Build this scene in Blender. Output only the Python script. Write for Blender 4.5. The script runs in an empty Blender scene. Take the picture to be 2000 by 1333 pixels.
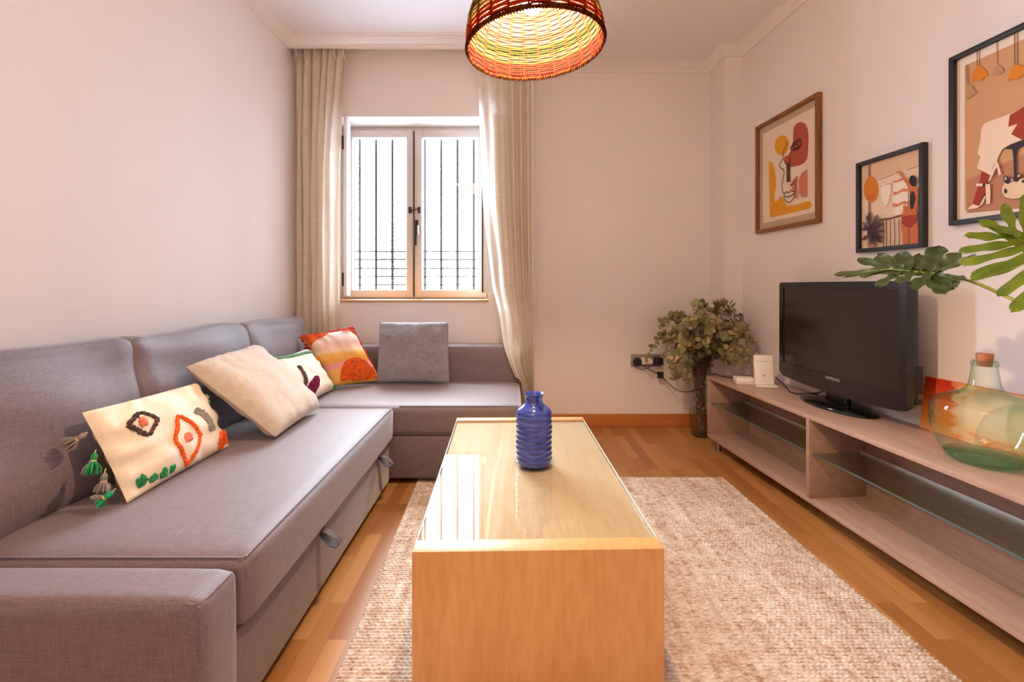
import bpy, bmesh, math, random
import numpy as np
from mathutils import Vector, Matrix, noise
from mathutils.geometry import tessellate_polygon
V = Vector
R = math.radians
rnd = random.Random(7)
SC = bpy.context.scene
COL = SC.collection
F, CX, CY, H = 889.0, 1000.0, 559.0, 1.15     # focal length in pixels, principal point, camera height

def P(px, py, y):                              # the place seen at a pixel, y metres ahead of the camera
    return V(((px - CX) / F * y, y, H - (py - CY) / F * y))
def lin(c):
    c /= 255.0
    return c / 12.92 if c <= 0.04045 else ((c + 0.055) / 1.055) ** 2.4
def rgb(r, g, b): return (lin(r), lin(g), lin(b), 1.0)

# ------------------------------------------------------------------ camera, sky, lights, exposure
cam = bpy.data.cameras.new('camera'); camo = bpy.data.objects.new('camera', cam); COL.objects.link(camo)
camo.location = (0, 0, H); camo.rotation_euler = (R(90), 0, 0)
cam.sensor_width = 36.0; cam.lens = 36.0 * F / 2000.0; cam.shift_y = -(1333 / 2 - CY) / 2000.0
cam.clip_start = 0.05
SC.camera = camo
SC.view_settings.view_transform = 'Standard'; SC.view_settings.look = 'None'
SC.view_settings.gamma = 1.0; SC.view_settings.use_curve_mapping = False
SC.view_settings.exposure = 0.52
w = bpy.data.worlds.new('sky'); SC.world = w; w.use_nodes = True
bg = w.node_tree.nodes['Background']; bg.inputs[1].default_value = 42.0
wt = w.node_tree; wc = wt.nodes.new('ShaderNodeTexCoord'); ws = wt.nodes.new('ShaderNodeSeparateXYZ'); wr = wt.nodes.new('ShaderNodeValToRGB')
wt.links.new(wc.outputs['Generated'], ws.inputs[0]); wa = wt.nodes.new('ShaderNodeMath'); wa.operation = 'MULTIPLY_ADD'; wa.inputs[1].default_value = 0.5; wa.inputs[2].default_value = 0.5
wt.links.new(ws.outputs[2], wa.inputs[0]); wt.links.new(wa.outputs[0], wr.inputs[0]); 
wx_ = wt.nodes.new('ShaderNodeMapRange')             # sky shaped brighter to the left and dimmer to the right, steering the daylight
for i_, v_ in zip((1, 2, 3, 4), (-0.55, 0.50, 1.8, 0.16)): wx_.inputs[i_].default_value = v_
wt.links.new(ws.outputs[0], wx_.inputs[0]); wm = wt.nodes.new('ShaderNodeVectorMath'); wm.operation = 'SCALE'
wt.links.new(wr.outputs[0], wm.inputs[0]); wt.links.new(wx_.outputs[0], wm.inputs['Scale']); wt.links.new(wm.outputs[0], bg.inputs[0])
for e_, p_, c_ in zip([wr.color_ramp.elements[0], wr.color_ramp.elements[1], wr.color_ramp.elements.new(0.5), wr.color_ramp.elements.new(0.5)], (0.30, 1.0, 0.42, 0.62), ((0.17, 0.22, 0.31, 1), (0.70, 1.15, 2.0, 1), (0.56, 0.70, 0.86, 1), (0.68, 0.84, 1.05, 1))):
    e_.position = p_; e_.color = c_
def area_light(name, loc, rot, sx, sy, power, col, portal=False):
    l = bpy.data.lights.new(name, 'AREA'); l.shape = 'RECTANGLE'; l.size = sx; l.size_y = sy; l.energy = power; l.color = col
    o = bpy.data.objects.new(name, l); COL.objects.link(o); o.location = loc; o.rotation_euler = rot
    if portal: l.cycles.is_portal = True
    return o
area_light('window_daylight_portal', (-0.79, 3.81, 1.745), (R(-90), 0, 0), 1.24, 1.45, 1, (1, 1, 1), True)
area_light('warm_fill_behind', (-0.5, -0.7, 2.9), (0, 0, 0), 0.9, 0.9, 20, (1.0, 0.62, 0.33))  # added warm fill light behind the camera, no fixture built
BULB = 1500.0
cy = SC.cycles
cy.use_denoising = True
cy.max_bounces = 10; cy.diffuse_bounces = 5; cy.glossy_bounces = 4; cy.transmission_bounces = 6; cy.transparent_max_bounces = 24
cy.sample_clamp_indirect = 6.0; cy.caustics_reflective = False; cy.caustics_refractive = False

# ------------------------------------------------------------------ building helpers
ORG = {}
def tag(o, label=None, cat=None, group=None, kind=None):
    if label: o['label'] = label
    if cat: o['category'] = cat
    if group: o['group'] = group
    if kind: o['kind'] = kind
    return o
def thing(name, label, cat, loc, group=None, kind=None):
    o = bpy.data.objects.new(name, None); COL.objects.link(o); o.empty_display_size = 0.1
    o.location = loc; ORG[o.name] = V(loc)
    return tag(o, label, cat, group, kind)

class MB:
    def __init__(s): s.v = []; s.f = []; s.m = []; s.uv = {}; s.xf = None
    def add(s, verts, faces, m=0):
        b = len(s.v)
        if s.xf is not None: verts = [s.xf @ V(p) for p in verts]
        s.v.extend(V(p) for p in verts)
        s.f.extend(tuple(i + b for i in f) for f in faces); s.m.extend([m] * len(faces)); return s
    def box(s, lo, hi, r=0.0, seg=2, m=0):
        bm = bmesh.new(); bmesh.ops.create_cube(bm, size=1)
        for v in bm.verts: v.co = V([lo[i] + (v.co[i] + 0.5) * (hi[i] - lo[i]) for i in range(3)])
        if r > 0:
            bmesh.ops.bevel(bm, geom=list(bm.edges), offset=r, segments=seg, profile=0.5, affect='EDGES', clamp_overlap=True)
        bm.verts.index_update()
        s.add([v.co.copy() for v in bm.verts], [[v.index for v in f.verts] for f in bm.faces], m); bm.free(); return s
    def tube(s, path, rad, seg=8, m=0, closed=False, flat=None):
        path = [V(p) for p in path]; n = len(path)
        rs = rad if isinstance(rad, (list, tuple)) else [rad] * n
        up = V((0, 0, 1)); vs = []; prev = None
        for i, p in enumerate(path):
            a = path[(i - 1) % n] if (closed or i > 0) else p
            b = path[(i + 1) % n] if (closed or i < n - 1) else p
            t = (b - a)
            if t.length < 1e-9: t = V((0, 0, 1))
            t.normalize()
            if prev is None:
                x = t.cross(up)
                if x.length < 0.05: x = t.cross(V((1, 0, 0)))
            else: x = prev - t * prev.dot(t)
            x.normalize(); y = t.cross(x); prev = x
            fl = 1.0 if flat is None else flat
            for k in range(seg):
                an = 2 * math.pi * k / seg
                vs.append(p + x * (math.cos(an) * rs[i]) + y * (math.sin(an) * rs[i] * fl))
        fs = []
        for i in range(n if closed else n - 1):
            j = (i + 1) % n
            for k in range(seg):
                q = (k + 1) % seg
                fs.append((i * seg + k, i * seg + q, j * seg + q, j * seg + k))
        if not closed:
            fs.append(tuple(range(seg))[::-1]); fs.append(tuple((n - 1) * seg + k for k in range(seg)))
        return s.add(vs, fs, m)
    def lathe(s, prof, c=(0, 0, 0), seg=48, m=0, caps=True, fn=None):
        vs = []; fs = []; n = len(prof)
        for i, (r, z) in enumerate(prof):
            for k in range(seg):
                a = 2 * math.pi * k / seg
                rr = r if fn is None else fn(r, z, a)
                vs.append(V((c[0] + rr * math.cos(a), c[1] + rr * math.sin(a), c[2] + z)))
        for i in range(n - 1):
            for k in range(seg):
                q = (k + 1) % seg
                fs.append((i * seg + k, i * seg + q, (i + 1) * seg + q, (i + 1) * seg + k))
        if caps:
            fs.append(tuple(range(seg))[::-1]); fs.append(tuple((n - 1) * seg + k for k in range(seg)))
        return s.add(vs, fs, m)
    def ball(s, c, r, m=0, seg=8, sq=(1, 1, 1)):
        vs = [V(c) + V((0, 0, -r * sq[2]))]; rings = seg // 2
        for i in range(1, rings):
            ph = -math.pi / 2 + math.pi * i / rings
            for k in range(seg):
                a = 2 * math.pi * k / seg
                vs.append(V(c) + V((r * sq[0] * math.cos(ph) * math.cos(a), r * sq[1] * math.cos(ph) * math.sin(a), r * sq[2] * math.sin(ph))))
        vs.append(V(c) + V((0, 0, r * sq[2]))); fs = []; L = len(vs) - 1
        for k in range(seg):
            q = (k + 1) % seg
            fs.append((0, 1 + q, 1 + k)); b = 1 + (rings - 2) * seg; fs.append((b + k, b + q, L))
            for i in range(rings - 2):
                fs.append((1 + i * seg + k, 1 + i * seg + q, 1 + (i + 1) * seg + q, 1 + (i + 1) * seg + k))
        return s.add(vs, fs, m)
    def poly(s, pts, m=0):                       # flat (possibly concave) polygon
        tri = tessellate_polygon([[V(p) for p in pts]])
        return s.add(pts, [tuple(t) for t in tri], m)
    def prism(s, pts, off, m=0):
        n = len(pts); pts = [V(p) for p in pts]; off = V(off)
        tri = tessellate_polygon([pts])
        fs = [tuple(t) for t in tri] + [tuple(i + n for i in t[::-1]) for t in tri]
        fs += [(i, (i + 1) % n, n + (i + 1) % n, n + i) for i in range(n)]
        return s.add(pts + [p + off for p in pts], fs, m)
    def grid(s, fn, nu, nv, m=0, uv=False, closed_u=False):
        b = len(s.v)
        vs = [fn(i / nu, j / nv) for j in range(nv + 1) for i in range(nu + 1)]
        if uv:
            for j in range(nv + 1):
                for i in range(nu + 1): s.uv[b + j * (nu + 1) + i] = (i / nu, j / nv)
        fs = [(j * (nu + 1) + i, j * (nu + 1) + i + 1, (j + 1) * (nu + 1) + i + 1, (j + 1) * (nu + 1) + i) for j in range(nv) for i in range(nu)]
        return s.add(vs, fs, m)
    def build(s, name, mats, parent=None, smooth=True, ang=38, fix=True):
        if not isinstance(mats, (list, tuple)): mats = [mats]
        me = bpy.data.meshes.new(name)
        o = bpy.data.objects.new(name, me); COL.objects.link(o)
        if parent is not None:
            o.parent = parent; org = ORG[parent.name]
        else:
            lo = [min(p[i] for p in s.v) for i in range(3)]; hi = [max(p[i] for p in s.v) for i in range(3)]
            org = V(((lo[0] + hi[0]) / 2, (lo[1] + hi[1]) / 2, lo[2])); o.location = org
        ORG[o.name] = org
        me.from_pydata([tuple(p - org) for p in s.v], [], s.f)
        for m in mats: me.materials.append(m)
        me.polygons.foreach_set('material_index', s.m)
        if fix:
            bm = bmesh.new(); bm.from_mesh(me); bmesh.ops.recalc_face_normals(bm, faces=bm.faces); bm.to_mesh(me); bm.free()
        if s.uv:
            ul = me.uv_layers.new(name='UVMap')
            for l in me.loops:
                ul.data[l.index].uv = s.uv.get(l.vertex_index, (0.5, 0.5))
        if smooth:
            me.polygons.foreach_set('use_smooth', [True] * len(me.polygons)); me.set_sharp_from_angle(angle=R(ang))
        me.update(); return o
def struct(o): o['kind'] = 'structure'; return o

# ------------------------------------------------------------------ materials
class NT:
    def __init__(s, name):
        s.m = bpy.data.materials.new(name); s.m.use_nodes = True; s.t = s.m.node_tree; s.n = s.t.nodes
        s.b = s.n['Principled BSDF']; s.out = s.n['Material Output']
    def new(s, typ, **kw):
        n = s.n.new(typ)
        for k, v in kw.items():
            if hasattr(n, k): setattr(n, k, v)
            else: n.inputs[k].default_value = v
        return n
    def link(s, a, b): s.t.links.new(a, b)
    def coords(s, scale=(1, 1, 1), src='Object', rot=(0, 0, 0)):
        tc = s.new('ShaderNodeTexCoord'); mp = s.new('ShaderNodeMapping')
        mp.inputs['Scale'].default_value = scale; mp.inputs['Rotation'].default_value = rot
        s.link(tc.outputs[src], mp.inputs[0]); return mp.outputs[0]
    def noise(s, vec, scale=5, detail=3, rough=0.55, dist=0):
        n = s.new('ShaderNodeTexNoise'); n.inputs['Scale'].default_value = scale; n.inputs['Detail'].default_value = detail
        n.inputs['Roughness'].default_value = rough; n.inputs['Distortion'].default_value = dist
        s.link(vec, n.inputs['Vector']); return n.outputs['Fac']
    def ramp(s, fac, stops, interp='LINEAR'):
        r = s.new('ShaderNodeValToRGB'); cr = r.color_ramp; cr.interpolation = interp
        while len(cr.elements) < len(stops): cr.elements.new(0.5)
        for e, (p, c) in zip(cr.elements, stops): e.position = p; e.color = c
        s.link(fac, r.inputs[0]); return r.outputs[0]
    def mix(s, fac, a, b, typ='MIX'):
        n = s.new('ShaderNodeMix'); n.data_type = 'RGBA'; n.blend_type = typ
        for i, x in ((0, fac), (6, a), (7, b)):
            if hasattr(x, 'node'): s.link(x, n.inputs[i])
            else: n.inputs[i].default_value = x
        return n.outputs[2]
    def math(s, op, a, b=0.0):
        n = s.new('ShaderNodeMath'); n.operation = op
        for i, x in ((0, a), (1, b)):
            if hasattr(x, 'node'): s.link(x, n.inputs[i])
            else: n.inputs[i].default_value = x
        return n.outputs[0]
    def bump(s, fac, strength=0.3, dist=0.01):
        b = s.new('ShaderNodeBump'); b.inputs['Strength'].default_value = strength; b.inputs['Distance'].default_value = dist
        s.link(fac, b.inputs['Height']); s.link(b.outputs[0], s.b.inputs['Normal']); return b
    def set(s, col=None, rough=None, metal=None, spec=None, **kw):
        if col is not None:
            if hasattr(col, 'node'): s.link(col, s.b.inputs['Base Color'])
            else: s.b.inputs['Base Color'].default_value = col
        if rough is not None: s.b.inputs['Roughness'].default_value = rough
        if metal is not None: s.b.inputs['Metallic'].default_value = metal
        if spec is not None: s.b.inputs['Specular IOR Level'].default_value = spec
        for k, v in kw.items(): s.b.inputs[k].default_value = v
        return s.m
def plain(name, col, rough=0.6, metal=0.0, spec=0.5, var=0.0, **kw):
    t = NT(name)
    if var > 0:
        f = t.noise(t.coords(), 40, 4)
        a = tuple(c * (1 - var) for c in col[:3]) + (1,); b = tuple(min(1, c * (1 + var)) for c in col[:3]) + (1,)
        col = t.ramp(f, [(0.3, a), (0.7, b)])
    return t.set(col, rough, metal, spec, **kw)
def paint(name, col, bump=0.05):
    t = NT(name); co = t.coords()
    f = t.noise(co, 1.2, 3)
    a = tuple(c * 0.97 for c in col[:3]) + (1,)
    t.bump(t.noise(co, 160, 2), bump, 0.002)
    return t.set(t.ramp(f, [(0.3, a), (0.7, col)]), 0.75, spec=0.25)
def fabric(name, c1, c2, sheen=0.0, s=330, rough=0.85, spec=0.3):
    t = NT(name)
    a = t.noise(t.coords((0.05, 1, 1)), s, 3, 0.7); b = t.noise(t.coords((1, 0.05, 1)), s, 3, 0.7); c = t.noise(t.coords((1, 1, 0.05)), s, 3, 0.7)
    f = t.math('ADD', t.math('ADD', a, b), c); f = t.math('MULTIPLY', f, 1 / 3)
    col = t.ramp(f, [(0.38, c1), (0.62, c2)]); t.bump(f, 0.4, 0.002)
    t.set(col, rough, spec=spec)
    if sheen: t.b.inputs['Sheen Weight'].default_value = sheen; t.b.inputs['Sheen Roughness'].default_value = 0.4
    return t.m
def wood(name, c1, c2, c3, stretch=(12, 12, 0.8), rough=0.4, scale=3.0, spec=0.4):
    t = NT(name); co = t.coords(stretch)
    f = t.noise(co, scale, 6, 0.6, 0.6); g = t.noise(t.coords(tuple(x * 6 for x in stretch)), scale, 3)
    col = t.ramp(f, [(0.25, c1), (0.5, c2), (0.75, c3)])
    col = t.mix(0.12, col, t.ramp(g, [(0.35, (0, 0, 0, 1)), (0.65, (1, 1, 1, 1))]), 'SOFT_LIGHT')
    t.bump(g, 0.08, 0.001)
    return t.set(col, rough, spec=spec)
def thin_glass(name, tint, edge=None, rough=0.0, ior=1.5):
    t = NT(name); t.n.remove(t.b)
    tr = t.new('ShaderNodeBsdfTransparent'); gl = t.new('ShaderNodeBsdfGlossy'); gl.inputs['Roughness'].default_value = rough
    fr = t.new('ShaderNodeFresnel'); ge = t.new('ShaderNodeNewGeometry')
    t.link(t.math('ADD', t.math('MULTIPLY', ge.outputs['Backfacing'], 1 / ior - ior), ior), fr.inputs['IOR'])
    mx = t.new('ShaderNodeMixShader')
    if edge:
        lw = t.new('ShaderNodeLayerWeight'); lw.inputs['Blend'].default_value = 0.35
        t.link(t.mix(lw.outputs['Facing'], tint, edge), tr.inputs[0])
    else: tr.inputs[0].default_value = tint
    t.link(fr.outputs[0], mx.inputs[0]); t.link(tr.outputs[0], mx.inputs[1]); t.link(gl.outputs[0], mx.inputs[2])
    t.link(mx.outputs[0], t.out.inputs[0]); return t.m
def cloth_thin(name, c1, c2, trans=0.5, s=120):
    t = NT(name); t.n.remove(t.b)
    f = t.math('MULTIPLY', t.math('ADD', t.noise(t.coords((0.06, 0.06, 1)), s, 2), t.noise(t.coords((1, 1, 0.04)), s, 2)), 0.5)
    col = t.ramp(f, [(0.35, c1), (0.65, c2)])
    d = t.new('ShaderNodeBsdfDiffuse'); tl = t.new('ShaderNodeBsdfTranslucent'); mx = t.new('ShaderNodeMixShader')
    mx.inputs[0].default_value = trans
    t.link(col, d.inputs[0]); t.link(col, tl.inputs[0]); t.link(d.outputs[0], mx.inputs[1]); t.link(tl.outputs[0], mx.inputs[2])
    t.link(mx.outputs[0], t.out.inputs[0]); return t.m
def emit(name, col, s):
    t = NT(name); t.set((0, 0, 0, 1), 0.5); t.b.inputs['Emission Color'].default_value = col; t.b.inputs['Emission Strength'].default_value = s; return t.m

M = {}
M['wall'] = paint('wall_paint', rgb(238, 229, 224)); M['ceil'] = paint('ceiling_paint', rgb(236, 232, 230)); M['plaster'] = paint('cornice_plaster', rgb(238, 230, 224), 0.02)
def floor_mat():
    t = NT('oak_parquet'); tc = t.new('ShaderNodeTexCoord'); sp = t.new('ShaderNodeSeparateXYZ'); cb = t.new('ShaderNodeCombineXYZ')
    t.link(tc.outputs['Object'], sp.inputs[0]); t.link(sp.outputs[1], cb.inputs[0]); t.link(sp.outputs[0], cb.inputs[1])
    br = t.new('ShaderNodeTexBrick'); br.offset = 0.37; br.offset_frequency = 2; br.squash = 1.0
    for k, v in (('Scale', 1.0), ('Brick Width', 0.46), ('Row Height', 0.066), ('Mortar Size', 0.0006), ('Mortar Smooth', 0.1), ('Bias', 0.0)): br.inputs[k].default_value = v
    br.inputs['Color1'].default_value = (0, 0, 0, 1); br.inputs['Color2'].default_value = (1, 1, 1, 1); br.inputs['Mortar'].default_value = (0.2, 0.2, 0.2, 1)
    t.link(cb.outputs[0], br.inputs['Vector'])
    base = t.ramp(br.outputs['Color'], [(0.0, rgb(172, 122, 72)), (0.35, rgb(184, 135, 82)), (0.7, rgb(194, 147, 93)), (1.0, rgb(206, 160, 104))])
    g = t.noise(t.coords((60, 2.2, 1)), 3, 5, 0.65, 0.4)
    col = t.mix(0.55, base, t.ramp(g, [(0.3, rgb(112, 88, 62)), (0.55, rgb(140, 128, 112)), (0.8, rgb(170, 158, 140))]), 'SOFT_LIGHT')
    mort = t.math('MULTIPLY', br.outputs['Fac'], 0.5)
    col = t.mix(mort, col, rgb(90, 52, 24))
    t.bump(g, 0.05, 0.001)
    return t.set(col, 0.33, spec=0.35)
M['floor'] = floor_mat()
M['baseboard'] = wood('oak_baseboard', rgb(176, 104, 50), rgb(192, 120, 62), rgb(205, 136, 76), (0.8, 12, 12))
M['sofa'] = fabric('grey_sofa_fabric', rgb(92, 80, 83), rgb(130, 114, 117), 0.5, 330, 0.60, 0.5)
M['strap'] = plain('grey_strap', rgb(96, 84, 84), 0.7, var=0.15)
M['maple'] = wood('maple_veneer', rgb(205, 150, 92), rgb(214, 160, 102), rgb(221, 170, 112), (5, 5, 0.9), 0.45, 2.2, 0.3)
M['maple_top'] = wood('maple_veneer_along', rgb(204, 174, 136), rgb(213, 185, 148), rgb(220, 193, 158), (7, 0.8, 5), 0.5, 2.2, 0.08)
M['tableglass'] = thin_glass('clear_table_glass', (0.97, 0.985, 0.97, 1))
M['glass_edge'] = plain('pale_glass_edge', rgb(226, 226, 212), 0.15, spec=0.7)
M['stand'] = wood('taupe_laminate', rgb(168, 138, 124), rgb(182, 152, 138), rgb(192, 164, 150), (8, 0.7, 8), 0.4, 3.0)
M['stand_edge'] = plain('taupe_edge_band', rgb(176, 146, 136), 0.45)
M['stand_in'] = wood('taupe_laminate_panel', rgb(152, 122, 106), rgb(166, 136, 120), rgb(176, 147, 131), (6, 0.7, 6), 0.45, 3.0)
M['steel'] = plain('brushed_steel', rgb(170, 166, 160), 0.35, 1.0)
M['rail'] = plain('pale_aluminium', rgb(214, 208, 202), 0.35, 0.3)
M['shelfglass'] = thin_glass('shelf_glass', (0.90, 0.94, 0.92, 1), (0.7, 0.82, 0.78, 1))
M['glass_green'] = plain('green_glass_edge', rgb(70, 104, 98), 0.1, spec=0.8)
M['pane'] = thin_glass('window_pane', (0.97, 0.98, 0.98, 1))
M['winframe'] = plain('beige_window_paint', rgb(204, 194, 184), 0.45)
M['shutter'] = plain('white_shutter_paint', rgb(236, 232, 226), 0.5)
M['darkmetal'] = plain('dark_bronze', rgb(58, 48, 46), 0.4, 0.6)
M['chrome'] = plain('chrome', rgb(190, 190, 196), 0.15, 1.0)
M['iron'] = plain('dark_iron_paint', rgb(56, 54, 54), 0.7, spec=0.1)
M['sillwood'] = wood('oak_sill', rgb(190, 130, 80), rgb(206, 150, 98), rgb(216, 166, 116), (0.8, 12, 12))
M['curtain'] = cloth_thin('cream_curtain_linen', rgb(234, 220, 204), rgb(244, 234, 220), 0.45)
M['curtain_r'] = cloth_thin('cream_curtain_linen_sheer', rgb(234, 222, 206), rgb(244, 236, 222), 0.52)
M['black'] = plain('matt_black', rgb(34, 31, 31), 0.5)
M['gloss'] = plain('piano_black', rgb(18, 17, 18), 0.09, spec=0.6)
M['bezel'] = plain('gloss_black_bezel', rgb(30, 28, 28), 0.22, spec=0.5)
M['screen'] = plain('dark_screen', rgb(44, 38, 35), 0.16, spec=0.45)
M['tvback'] = plain('grey_black_plastic', rgb(52, 49, 48), 0.4)
M['logo'] = plain('silver_lettering', rgb(200, 200, 200), 0.3, 0.5)
M['white'] = plain('white_plastic', rgb(240, 232, 224), 0.4)
M['grey'] = plain('grey_print', rgb(130, 124, 128), 0.6)
M['socket'] = plain('grey_socket_plate', rgb(150, 140, 134), 0.45)
M['walnut'] = wood('walnut_frame', rgb(112, 66, 30), rgb(136, 84, 40), rgb(156, 100, 52), (12, 12, 1.5), 0.4)
M['cork'] = plain('cork', rgb(176, 116, 80), 0.8, var=0.25)
M['demijohn'] = thin_glass('aqua_bottle_glass', (0.95, 0.985, 0.955, 1), (0.52, 0.76, 0.68, 1), 0.02)
M['demibase'] = thin_glass('thick_green_glass', (0.66, 0.88, 0.79, 1), (0.40, 0.68, 0.58, 1), 0.05)
M['vaseglass'] = thin_glass('clear_vase_glass', (0.95, 0.96, 0.95, 1), (0.7, 0.74, 0.72, 1), 0.0)
def vase_mat():
    t = NT('cobalt_glaze'); co = t.coords((1, 1, 1))
    f = t.noise(t.coords((3, 3, 30)), 3.0, 4, 0.6, 1.2)
    return t.set(t.ramp(f, [(0.3, rgb(24, 38, 110)), (0.52, rgb(42, 66, 168)), (0.75, rgb(96, 116, 196))]), 0.12, spec=0.6, **{'Coat Weight': 0.6, 'Coat Roughness': 0.04})
M['cobalt'] = vase_mat()

# ------------------------------------------------------------------ the room
YB = 3.73; YW = 3.51; XW = 0.165; XL = -1.65; ZC = 2.965; YN = -1.6
SL = 0.0776; X0 = 2.0253                      # the right wall runs X = X0 - SL*Y
def wx(y): return X0 - SL * y
wd = V((-SL, 1, 0)).normalized(); wn = V((-1, -SL, 0)).normalized()
struct(MB().box((XL - 0.1, YN - 0.1, -0.1), (2.4, YB + 0.35, 0)).build('floor', M['floor'], smooth=False))
struct(MB().box((XL - 0.1, YN - 0.1, ZC), (2.4, YB + 0.35, ZC + 0.15)).build('ceiling', M['ceil'], smooth=False))
struct(MB().box((XL - 0.12, YN, 0), (XL, YB + 0.3, ZC)).build('wall_left', M['wall'], smooth=False))
struct(MB().box((XL, YN - 0.1, 0), (2.3, YN, ZC)).build('wall_behind', M['wall'], smooth=False))
OX0, OX1, OZ0, OZ1 = -1.40, -0.181, 1.044, 2.457
wb = MB()
wb.box((XL, YW, 0), (OX0, YB + 0.17, ZC)).box((OX1, YW, 0), (XW, YB + 0.17, ZC)).box((XW, YB, 0), (2.0, YB + 0.17, ZC)).box((OX0, YW, 0), (OX1, YB + 0.17, OZ0 - 0.016)).box((OX0, YW, OZ1), (OX1, YB + 0.17, ZC))
struct(wb.build('wall_back', M['wall'], smooth=False))
a = V((wx(3.8), 3.8, 0)); b = V((wx(YN), YN, 0)); o_ = V((0.12, 0.01, 0))
struct(MB().prism([a, b, b + o_, a + o_], (0, 0, ZC)).build('wall_right', M['wall'], smooth=False))
struct(MB().box((1.622, 3.47, 0), (1.80, YB, ZC)).build('wall_corner', M['wall'], smooth=False))
# cornice: a stepped cove swept along the wall tops and along the curtain recess
prof = [(0, -0.066), (0.010, -0.066), (0.012, -0.056), (0.020, -0.050), (0.034, -0.034), (0.048, -0.020), (0.060, -0.014), (0.062, -0.008), (0.078, -0.006), (0.080, 0.0), (0, 0.0)]
def cornice(name, path):
    path = [V((p[0], p[1])) for p in path]; n = len(path); vs = []; fs = []; k = len(prof)
    nr = []
    for i in range(n - 1):
        d = (path[i + 1] - path[i]).normalized(); nr.append(V((d.y, -d.x)))
    for i in range(n):
        if i == 0: m = nr[0]; sc = 1
        elif i == n - 1: m = nr[-1]; sc = 1
        else:
            m = (nr[i - 1] + nr[i]).normalized(); sc = 1 / max(0.3, m.dot(nr[i]))
        for (p, z) in prof: vs.append(V((path[i].x + m.x * p * sc, path[i].y + m.y * p * sc, ZC + z)))
    for i in range(n - 1):
        for q in range(k): fs.append((i * k + q, i * k + (q + 1) % k, (i + 1) * k + (q + 1) % k, (i + 1) * k + q))
    fs.append(tuple(range(k))); fs.append(tuple((n - 1) * k + q for q in range(k))[::-1])
    return struct(MB().add(vs, fs).build(name, M['plaster'], ang=60))
YP = 3.33
cornice('trim_1', [(XL, YN), (XL, YP), (0.24, YP), (0.24, YB), (1.622, YB), (1.622, 3.47), (wx(3.47), 3.47), (wx(YN), YN)])
struct(MB().box((XL, YP, ZC - 0.070), (0.24, YP + 0.018, ZC)).build('trim_2', M['plaster'], smooth=False))
struct(MB().box((0.222, YP, ZC - 0.070), (0.24, YB, ZC)).build('trim_3', M['plaster'], smooth=False))
struct(MB().box((XW, YB - 0.016, 0), (1.606, YB, 0.104), 0.004).box((XW, YW - 0.016, 0), (XW + 0.016, YB - 0.016, 0.104), 0.004).box((XL + 0.016, YW - 0.016, 0), (XW, YW, 0.104), 0.004).build('baseboard_back', M['baseboard']))
struct(MB().box((1.606, 3.454, 0), (1.622, YB, 0.104), 0.004).box((1.606, 3.454, 0), (1.77, 3.47, 0.104), 0.004).build('baseboard_corner', M['baseboard']))
a = V((wx(3.46), 3.46, 0)); b = V((wx(YN), YN, 0)); o_ = wn * 0.016
struct(MB().prism([a, b, b + o_, a + o_], (0, 0, 0.104)).build('baseboard_right', M['baseboard'], smooth=False))
struct(MB().box((XL, YN, 0), (XL + 0.016, YW - 0.016, 0.104), 0.004).build('baseboard_left', M['baseboard']))

# window
YF = 3.75
win = thing('window_1', None, None, (-0.79, YF, OZ0), kind='structure')
def ringbox(mb, x0, x1, z0, z1, wdt, y0, y1, r=0.004):
    mb.box((x0, y0, z0), (x0 + wdt, y1, z1), r).box((x1 - wdt, y0, z0), (x1, y1, z1), r)
    mb.box((x0 + wdt - 0.002, y0, z0), (x1 - wdt + 0.002, y1, z0 + wdt), r).box((x0 + wdt - 0.002, y0, z1 - wdt), (x1 - wdt + 0.002, y1, z1), r); return mb
ringbox(MB(), OX0, OX1, OZ0, OZ1, 0.032, YF - 0.01, YF + 0.06).build('window_frame', M['winframe'], win)
for (x0, x1) in ((OX0 + 0.03, -0.803), (-0.799, OX1 - 0.03)):
    c = ringbox(MB(), x0, x1, OZ0 + 0.012, OZ1 - 0.03, 0.061, YF - 0.03, YF + 0.03).build('casement', M['winframe'], win)
    MB().box((x0 + 0.06, YF - 0.002, OZ0 + 0.07), (x1 - 0.06, YF + 0.002, OZ1 - 0.09)).build('pane', M['pane'], c, smooth=False)
MB().box((-0.806, YF - 0.036, OZ0 + 0.02), (-0.797, YF - 0.028, OZ1 - 0.04)).build('centre_seam', M['darkmetal'], win)
hx, hz = -0.777, 1.59
MB().box((hx - 0.013, YF - 0.046, hz - 0.02), (hx + 0.013, YF - 0.03, hz + 0.10), 0.006).box((hx - 0.012, YF - 0.085, hz - 0.11), (hx + 0.010, YF - 0.068, hz + 0.05), 0.006).box((hx - 0.008, YF - 0.08, hz + 0.02), (hx + 0.008, YF - 0.04, hz + 0.045), 0.003).build('handle', M['darkmetal'], win)
MB().box((hx + 0.012, YF - 0.09, hz - 0.03), (hx + 0.024, YF - 0.066, hz + 0.05), 0.004).build('handle_lever', M['chrome'], win)
lz = 1.770
MB().box((-0.843, YF - 0.05, lz - 0.025), (-0.82, YF - 0.03, lz + 0.025), 0.003).box((-0.767, YF - 0.05, lz - 0.025), (-0.744, YF - 0.03, lz + 0.025), 0.003).tube([(-0.832, YF - 0.045, lz - 0.008), (-0.757, YF - 0.045, lz + 0.012)], 0.004).build('latch', M['darkmetal'], win)
MB().box((OX0, YW - 0.02, OZ0 - 0.016), (OX1, YF, OZ0), 0.004).build('window_sill', M['sillwood'], win)
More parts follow.
